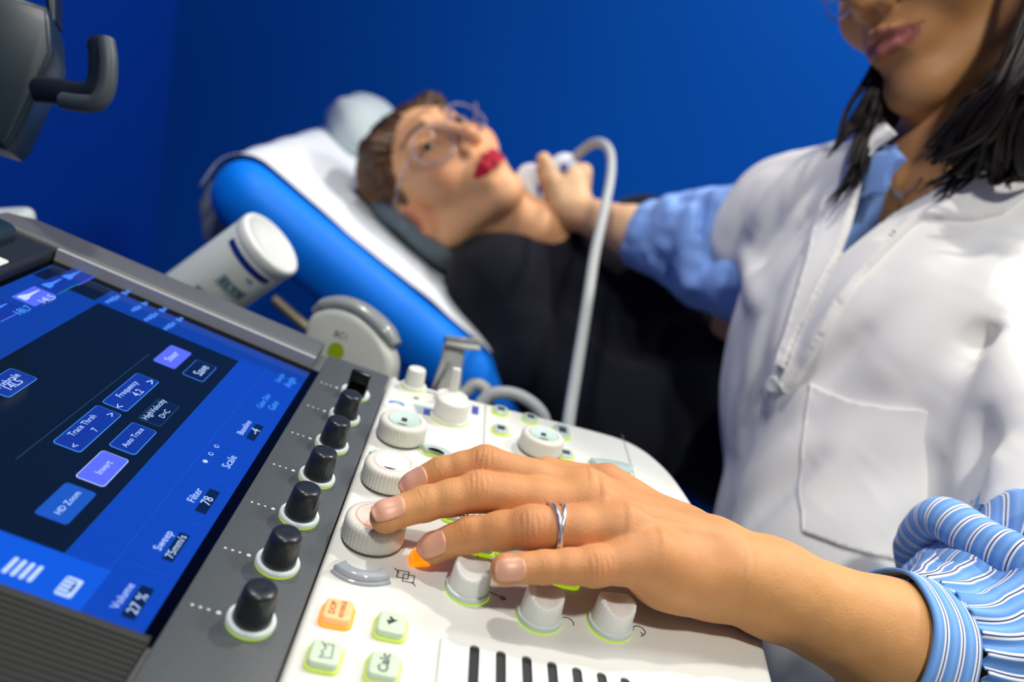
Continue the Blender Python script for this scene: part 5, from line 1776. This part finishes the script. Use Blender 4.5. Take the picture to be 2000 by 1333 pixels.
# ---- blue shirt
sh = torso(-.004)
sh.rc(NK + CAM_R[0] * .0, HD(0, -.088, -.045), .058, .054, .02)
sh_solid = S(); sh_solid.items = list(sh.items)
sh.add(vcut(vl2, vr2, .040), .004, 's')
sh.add(rcone(NK + V(0, 0, .02), HD(0, -.02, -.02), .055, .058), .003, 's')
sv, sq = surfnet(sh, np.min([at(1600, 640, .72), at(1700, 250, .68)], 0) - .05, np.max([at(1600, 640, .6), at(1900, 330, .62), at(1700, 250, .68)], 0) + .06, .003)
shirt = big_mesh('shirt', [(sv, sq)], M['shirt'], doctor)
# collar leaf standing beside the neck
colr = [(1668, 300), (1700, 303), (1735, 306), (1762, 300), (1778, 318), (1752, 345), (1745, 372), (1735, 385), (1672, 390), (1664, 350)]
patch('shirt_collar', colr, .0040, M['shirt'], shirt, sh_solid, extra=.007)
# right sleeve, rolled above the elbow
sl = S()
sl.rc(at(1475, 465, .835), at(1380, 480, .875), .060, .060, .02)
sl.rc(at(1380, 480, .875), at(1285, 468, .915), .062, .046, .02)
sl.rc(at(1400, 540, .85), at(1480, 560, .80), .040, .045, .03)
for a, b, da, db, w_, am in (((1300, 380), (1290, 540), .87, .87, .012, .009), ((1350, 375), (1335, 570), .82, .82, .012, .010), ((1400, 365), (1390, 470), .82, .82, .010, .010), ((1325, 390), (1310, 560), .86, .85, .008, -.008),
                             ((1375, 385), (1360, 500), .82, .82, .008, -.010), ((1260, 400), (1255, 530), .89, .89, .010, .006), ((1370, 520), (1450, 480), .81, .80, .014, -.008), ((1300, 560), (1460, 590), .82, .78, .014, .006)):
    sl.add(ridge(at(*a, da), at(*b, db), w_, am), 0, 'd')
sl.add(lambda P: (vnoise(P, 38, 21) * .0042 + vnoise(P, 80, 22) * .0018).astype(F32), 0, 'd')
ax_ = unit(at(1285, 468, .915) - at(1380, 480, .875))
sl.add(rcone(at(1285, 468, .915) + ax_ * .012, at(1285, 468, .915) + ax_ * .08, .036, .036), .003, 's')
lo3 = np.min([at(1475, 465, .835), at(1285, 468, .915), at(1480, 560, .8)], 0) - .09; hi3 = np.max([at(1475, 465, .835), at(1285, 468, .915), at(1480, 560, .8)], 0) + .09
lv_, lq_ = surfnet(sl, lo3, hi3, .0025)
big_mesh('shirt_sleeve', [(lv_, lq_)], M['shirt'], shirt)

# left sleeve: striped cuff and gathered fabric, swept round the arm
def stripe_mat(name, rep, axis):
    m = mat(name, '6fa3e0', 0.85, sheen=.1)
    nt = m.node_tree; b = nt.nodes['Principled BSDF']
    uv = nt.nodes.new('ShaderNodeUVMap'); uv.uv_map = 'UVMap'; sp_ = nt.nodes.new('ShaderNodeSeparateXYZ'); nt.links.new(uv.outputs[0], sp_.inputs[0])
    mu = nt.nodes.new('ShaderNodeMath'); mu.operation = 'MULTIPLY'; mu.inputs[1].default_value = rep; nt.links.new(sp_.outputs[axis], mu.inputs[0])
    fr = nt.nodes.new('ShaderNodeMath'); fr.operation = 'FRACT'; nt.links.new(mu.outputs[0], fr.inputs[0])
    rp = nt.nodes.new('ShaderNodeValToRGB'); rp.color_ramp.interpolation = 'LINEAR'; nt.links.new(fr.outputs[0], rp.inputs[0])
    B = lin('5f97dc'); B2 = lin('7db0ea'); Wt = lin('eef3fa'); Dk = lin('39446e')
    st = [(0, B), (.28, B2), (.55, B), (.60, Wt), (.68, Wt), (.70, Dk), (.76, Dk), (.78, Wt), (.86, Wt), (.90, B)]
    el = rp.color_ramp.elements; el[0].position = 0; el[0].color = st[0][1]; el[1].position = 1; el[1].color = B
    for p_, c_ in st[1:]: e = el.new(p_); e.color = c_
    nt.links.new(rp.outputs[0], b.inputs['Base Color'])
    return m


M['cuff'] = stripe_mat('striped_cuff_cotton', 3.0, 0); M['sleeve'] = stripe_mat('striped_sleeve_cotton', 30.0, 1)


def swept(name, path, radii, m, parent, nu, nv, disp=None, th=.0012, up=None):
    Pc = np.array(catmull(path, 12)); n = len(Pc); t_ = np.linspace(0, 1, nu)
    Pi = np.stack([np.interp(t_, np.linspace(0, 1, n), Pc[:, k]) for k in range(3)], 1)
    Ri = np.interp(t_, np.linspace(0, 1, len(radii)), radii)
    vs = []; uvs = []; upv_ = CAM_R[2] if up is None else up
    for i in range(nu):
        tg = unit(Pi[min(i + 1, nu - 1)] - Pi[max(i - 1, 0)]); a_ = unit(upv_ - tg * (upv_ @ tg)); b_ = np.cross(tg, a_)
        for j in range(nv):
            th_ = 2 * PI * j / nv; r = Ri[i]
            if disp: r = disp(t_[i], th_, r)
            vs.append(Pi[i] + (a_ * math.cos(th_) + b_ * math.sin(th_)) * r); uvs.append((t_[i], j / nv))
    fs = [(i * nv + j, i * nv + (j + 1) % nv, (i + 1) * nv + (j + 1) % nv, (i + 1) * nv + j) for i in range(nu - 1) for j in range(nv)]
    g = Geo(); g.add(vs, fs, m); o = g.obj(name, parent, sharp=None)
    uvl = o.data.uv_layers.new(name='UVMap'); k = 0
    for f in o.data.polygons:
        jj = [v % nv for v in f.vertices]; wrap = (0 in jj and nv - 1 in jj)
        for li, v in zip(f.loop_indices, f.vertices):
            u, w_ = uvs[v]
            if wrap and v % nv == 0: w_ = 1.0
            uvl.data[li].uv = (u, w_)
    md = o.modifiers.new('s', 'SOLIDIFY'); md.thickness = th; md.offset = 0
    return o


ad = unit(EL2 - EL)
C0 = at(1716, 1246, .3600); C1 = at(1796, 1280, .3630)
swept('shirt_cuff', [C0, (C0 + C1) / 2, C1], [.0335, .0345, .0350], M['cuff'], shirt, 10, 160, lambda u, a, r: r * (1 + .02 * math.sin(a * 2 + 1) + .008 * math.sin(7 * a)), .0018)
rnd = [random.uniform(0, 6.28) for _ in range(6)]


def gather(u, a, r):
    pl_ = math.sin(26 * a + rnd[0] + 1.2 * math.sin(3 * a)) * .0018 * math.exp(-u * 5) + math.sin(11 * a + rnd[1] + u * 3) * .0028 * min(1, u * 3) * math.exp(-u * 1.0)
    big_ = math.sin(3 * a + 2.0 + u * 4) * .0050 * min(1, u * 2) + math.sin(5 * a + u * 7 + rnd[2]) * .0032 * min(1, u * 2)
    return r + pl_ + big_


swept('shirt_sleeve', [C1 - ad * .002, at(1870, 1290, .372), at(1960, 1275, .385), at(2040, 1220, .400), at(2078, 1130, .425), at(2080, 1040, .450)], [.0345, .0430, .0540, .0590, .0530, .0450], M['sleeve'], shirt, 120, 300, gather, .0012)
# a soft fold of the sleeve lapping over the elbow towards the body
M['fold'] = stripe_mat('striped_fold_cotton', 13.0, 0)
swept('sleeve_fold', [at(1772, 1112, .445), at(1792, 1050, .438), at(1838, 1012, .422), at(1930, 1066, .396), at(2050, 1132, .368)], [.006, .011, .012, .013, .014], M['fold'], shirt, 90, 64,
      lambda u, a, r: r * (1 + .10 * math.sin(2 * a + 7 * u) + .05 * math.sin(9 * u)), .0010, up=V(0, 0, 1))
swept('sleeve_fold', [at(1775, 1128, .425), at(1835, 1108, .415), at(1900, 1128, .392), at(2040, 1190, .375)], [.006, .010, .014, .018], M['fold'], shirt, 80, 64,
      lambda u, a, r: r * (1 + .12 * math.sin(2 * a + 5 * u)), .0010, up=V(0, 0, 1))
# nails
for f in 'imrp':
    ax, dd = FDIR[f]; r = JR[f + '0']; sd = np.cross(ax, dd); c = J[f + '0']
    nu, nv = 16, 14; vs = []
    L0, L1 = (-.0066, .0056) if f != 'p' else (-.0058, .0046)
    for i in range(nu):
        u = i / (nu - 1)
        for j in range(nv):
            v = j / (nv - 1) * 2 - 1
            wmax = .98 * math.sqrt(max(1 - max(0, (u - .75) / .5) ** 2 * .5 - max(0, (.30 - u) / .42) ** 2, .1))
            s = L0 + (L1 - L0) * u + .0011 * (1 - v * v) * (u - .5) * 2 * (1 if u > .5 else .9)
            a = v * wmax * .80
            rad_ = dd * math.cos(a) + sd * math.sin(a)
            vs.append((c + ax * s, rad_))
    Pn = np.array([p_ + q_ * (r + .003) for p_, q_ in vs]); Rn = np.array([q_ for p_, q_ in vs])
    for _ in range(12): Pn = Pn - Rn * hand(Pn.astype(F32))[:, None] * .9
    lim = np.array([p_ for p_, q_ in vs]); h_ = np.clip(np.einsum('ij,ij->i', Pn - lim, Rn), r * .80, None)
    vs = list(lim + Rn * (h_ + .00036)[:, None])
    fs = [(i * nv + j, i * nv + j + 1, (i + 1) * nv + j + 1, (i + 1) * nv + j) for i in range(nu - 1) for j in range(nv - 1)]
    g = Geo(); g.add(vs, fs, M['nail']); o = g.obj('fingernail', doctor, sharp=None)
    md = o.modifiers.new('s', 'SOLIDIFY'); md.thickness = .0005; md.offset = 0

# ring on the ring finger: two crossing bands, one with small stones
rc_ = J['r2'] + (J['r3'] - J['r2']) * .27; ra_ = unit(J['r3'] - J['r2']); rd_ = FDIR['r'][1]; rd_ = unit(rd_ - ra_ * (rd_ @ ra_)); rs_ = np.cross(ra_, rd_)
ring = thing('finger_ring', rc_, 'silver double band ring with small stones on the middle of the hand', 'ring')


def ring_band(tilt, off, wd, name, stones=False):
    pts = []; n = 72
    for k in range(n):
        a = 2 * PI * k / n; dr = rd_ * math.cos(a) + rs_ * math.sin(a)
        base = rc_ + ra_ * (off + tilt * math.sin(a + .4))
        P_ = (base + dr * .016)[None]
        for _ in range(14): P_ = P_ - dr * HAND_SDF(P_.astype(F32))[:, None] * .9
        rr_ = min(max((P_[0] - base) @ dr, .0080), .0108)
        pts.append(base + dr * (rr_ + .0006))
    pts = np.array(pts)
    for _ in range(4): pts = (np.roll(pts, 1, 0) + 2 * pts + np.roll(pts, -1, 0)) / 4
    g = Geo(); v_, f_ = tube(pts, wd, 12, closed=True); g.add(v_, f_, M['silver']); b_ = g.obj(name, ring)
    if stones:
        for k in range(-7, 8):
            q = pts[k % n]; g = Geo(); bmt = bmesh.new(); bmesh.ops.create_icosphere(bmt, subdivisions=1, radius=.00042)
            dr = unit(q - rc_ - ra_ * ((q - rc_) @ ra_))
            g.add([tuple(np.array(v.co) + q + dr * wd) for v in bmt.verts], [tuple(v.index for v in f.verts) for f in bmt.faces], M['stone']); bmt.free()
            g.obj('stone', b_, smooth=False)


M['stone'] = mat('clear_stone', 'f2f6fa', 0.03, metal=.6, spec=1.0)
ring_band(.0012, -.0012, .00115, 'stone_band', True); ring_band(-.0022, .0014, .00105, 'plain_band')

# ---- long dark hair in locks
def lock(g, pts, r, seg=7, flat=.45):
    pp = catmull(pts, 7); n = len(pp); rr_ = [r * (.35 + .65 * math.sin(PI * min(1, .12 + .80 * k / n)) ** .7) * (1 if k < n * .75 else max(.08, (1 - k / n) / .25)) for k in range(n)]
    g.add(*tube(pp, rr_, seg, flat=(CAM_R[2], flat)), M['hair_dark'])


random.seed(3)
g = Geo()
bmv = S()      # skull cap of the hair
bmv.el((0, .046, -.026), (.088, .090, .105)); bmv.rc((.075, .0, -.02), (.072, -.07, -.03), .022, .03, .03); bmv.rc((-.075, .0, -.02), (-.070, -.06, -.03), .016, .014, .03)
bmv.add(ellip((0, -.020, .100), (.078, .100, .078)), .01, 's')
bmv.add(lambda q: (vnoise(np.stack([np.arctan2(q[:, 0], q[:, 2]) * 3, q[:, 1] * 6, q[:, 2] * 2], 1), 8, 3) * .0030).astype(F32), 0, 'd')
kv, kq = surfnet(placed(bmv, DC, DR, DSC), DC - .17, DC + .15, .0035)
g.add([tuple(q) for q in kv], [tuple(q) for q in kq], M['hair_dark'])
jit = lambda s: random.uniform(-s, s)
# mass falling behind the cheek on the right of the picture
for k in range(360):
    u = random.random(); d0 = .500 + .075 * random.random()
    st = HD(.084 + jit(.006), .03 + jit(.03), -.045 + .05 * u + jit(.01)); m1 = (1985 + 90 * u + jit(16), 105 + jit(26)); m2 = (1900 + 140 * u + jit(22), 222 + jit(30)); en = (1822 + 235 * u + jit(30), 305 + 62 * u * random.random() + jit(20))
    pts = [st, at(*m1, d0), at(*m2, d0 + .01), at(*en, d0 + .035 + jit(.012))]
    if u > .35 and random.random() < .5: pts.append(at(en[0] + 35 + jit(25), en[1] + 10 + jit(14), d0 + .03))
    lock(g, pts, random.uniform(.0022, .0050), 6, .7)
for k in range(22):      # loose ends over the lapel
    x = 1840 + 130 * random.random(); pts = [at(x + 60, 230 + jit(30), .545), at(x + 10, 320 + jit(15), .555), at(x - 50 + jit(25), 372 + jit(22), .560)]; lock(g, pts, .0016, 5, .8)
# strands in front of the far shoulder
for (x0, y0, x1, y1, x2, y2, r, nn_) in ((1712, 150, 1672, 230, 1618, 300, .0030, 5), (1722, 172, 1700, 250, 1668, 330, .0050, 8), (1745, 195, 1715, 270, 1660, 360, .0050, 7), (1730, 185, 1700, 300, 1620, 405, .0022, 6), (1700, 130, 1650, 210, 1625, 285, .0012, 4)):
    for k in range(nn_):
        jx = jit(12); pts = [HD(-.070 + jit(.006), .0 + jit(.01), .0), at(x0 + jx, y0 + jit(6), .635), at(x1 + jx + jit(6), y1, .650 - .02), at(x2 + jx + jit(10), y2 + jit(12), .640 - .03)]
        lock(g, pts, r * random.uniform(.6, 1.2), 6, .8)
g.obj('long_hair', doctor, sharp=None)
spectacles('spectacles', DC, DR, DSC, 'clear framed spectacles of the person in the white coat, cut by the top edge', rl=.0255)

# necklace
nk = [march(bd, x, y, .3, 1.2) for x, y in ((1800, 345), (1785, 362), (1768, 376), (1752, 383), (1742, 372), (1736, 350))]
nk = [q + CAM_R[2] * .0012 for q in nk if q is not None]
neck = thing('necklace', nk[3], 'fine chain necklace with two tiny pendants in the open shirt collar', 'necklace')
g = Geo(); g.add(*tube(catmull(nk, 5), .0006, 6), M['silver']); ch = g.obj('chain', neck)
for px_ in ((1748, 380), (1756, 384)):
    q = march(bd, *px_, .3, 1.2) + CAM_R[2] * .003; g = Geo(); g.add(*tube([q + V(.0024 * math.cos(a), .0024 * math.sin(a) * .6, .0024 * math.sin(a)) for a in np.linspace(0, 2 * PI, 17)[:-1]], .0008, 6, closed=True), M['silver']); g.obj('pendant', neck)

# ---- the probe pressed to the neck, with its cable
hp_ = at(1060, 370, .998); FH = cam_frame(None, .12); FHm = frame(hp_, *FH)
q_ = lambda x, y: p3(x, y, hp_, FH)
held = thing('ultrasound_probe', hp_, 'white ultrasound probe pressed against the neck, its pale cable arching up over the hand', 'ultrasound probe')
z5 = lambda L: [q_(990 + x / 5.8, 250 + y / 5.8) for x, y in L]
oc = catmull([(*a, 0) for a in z5([(105, 560), (135, 480), (200, 425), (290, 410), (350, 435), (400, 520), (420, 700), (435, 890), (395, 930), (300, 830), (200, 720), (135, 650)])], 3)
g = Geo(); v_, f_ = rslab([(a[0], a[1]) for a in oc], -.012, .010, .006, 4); g.add(v_, f_, M['probe_white'], FHm); g.obj('probe_head', held, sharp=60)
g = Geo(); g.add(*tube(catmull([at(1062, 352, 1.0), at(1088, 328, .998), at(1104, 319, .997), at(1120, 312, .997)], 5), [.011, .0135, .0145, .0135, .0085], 20), M['probe_white']); g.obj('probe_handle', held)
g = Geo(); c_ = at(1102, 327, .983); g.add(*slab(rrect(.009, .010, .003, 4), -.001, .0012, .0004, 2), M['violet_print'], frame(c_, *FH)); g.obj('blue_mark', held)
g = Geo(); c_ = at(1053, 370, .987); g.add(*slab(rrect(.004, .012, .0012, 4), -.001, .0004), M['violet_print'], frame(c_, *FH)); g.obj('blue_mark', held)
cb = [at(1112, 317, .998), at(1135, 296, .985), at(1160, 280, .965), at(1181, 283, .94), at(1193, 305, .91), at(1192, 350, .87), at(1178, 420, .81), at(1161, 500, .75), at(1146, 600, .69), at(1127, 720, .64), at(1110, 830, .60), at(1100, 950, .585)]
g = Geo(); g.add(*tube(catmull(cb, 8), [.0058] * 4 + [.0052] * 8, 14), M['cable']); g.obj('probe_cable', held)
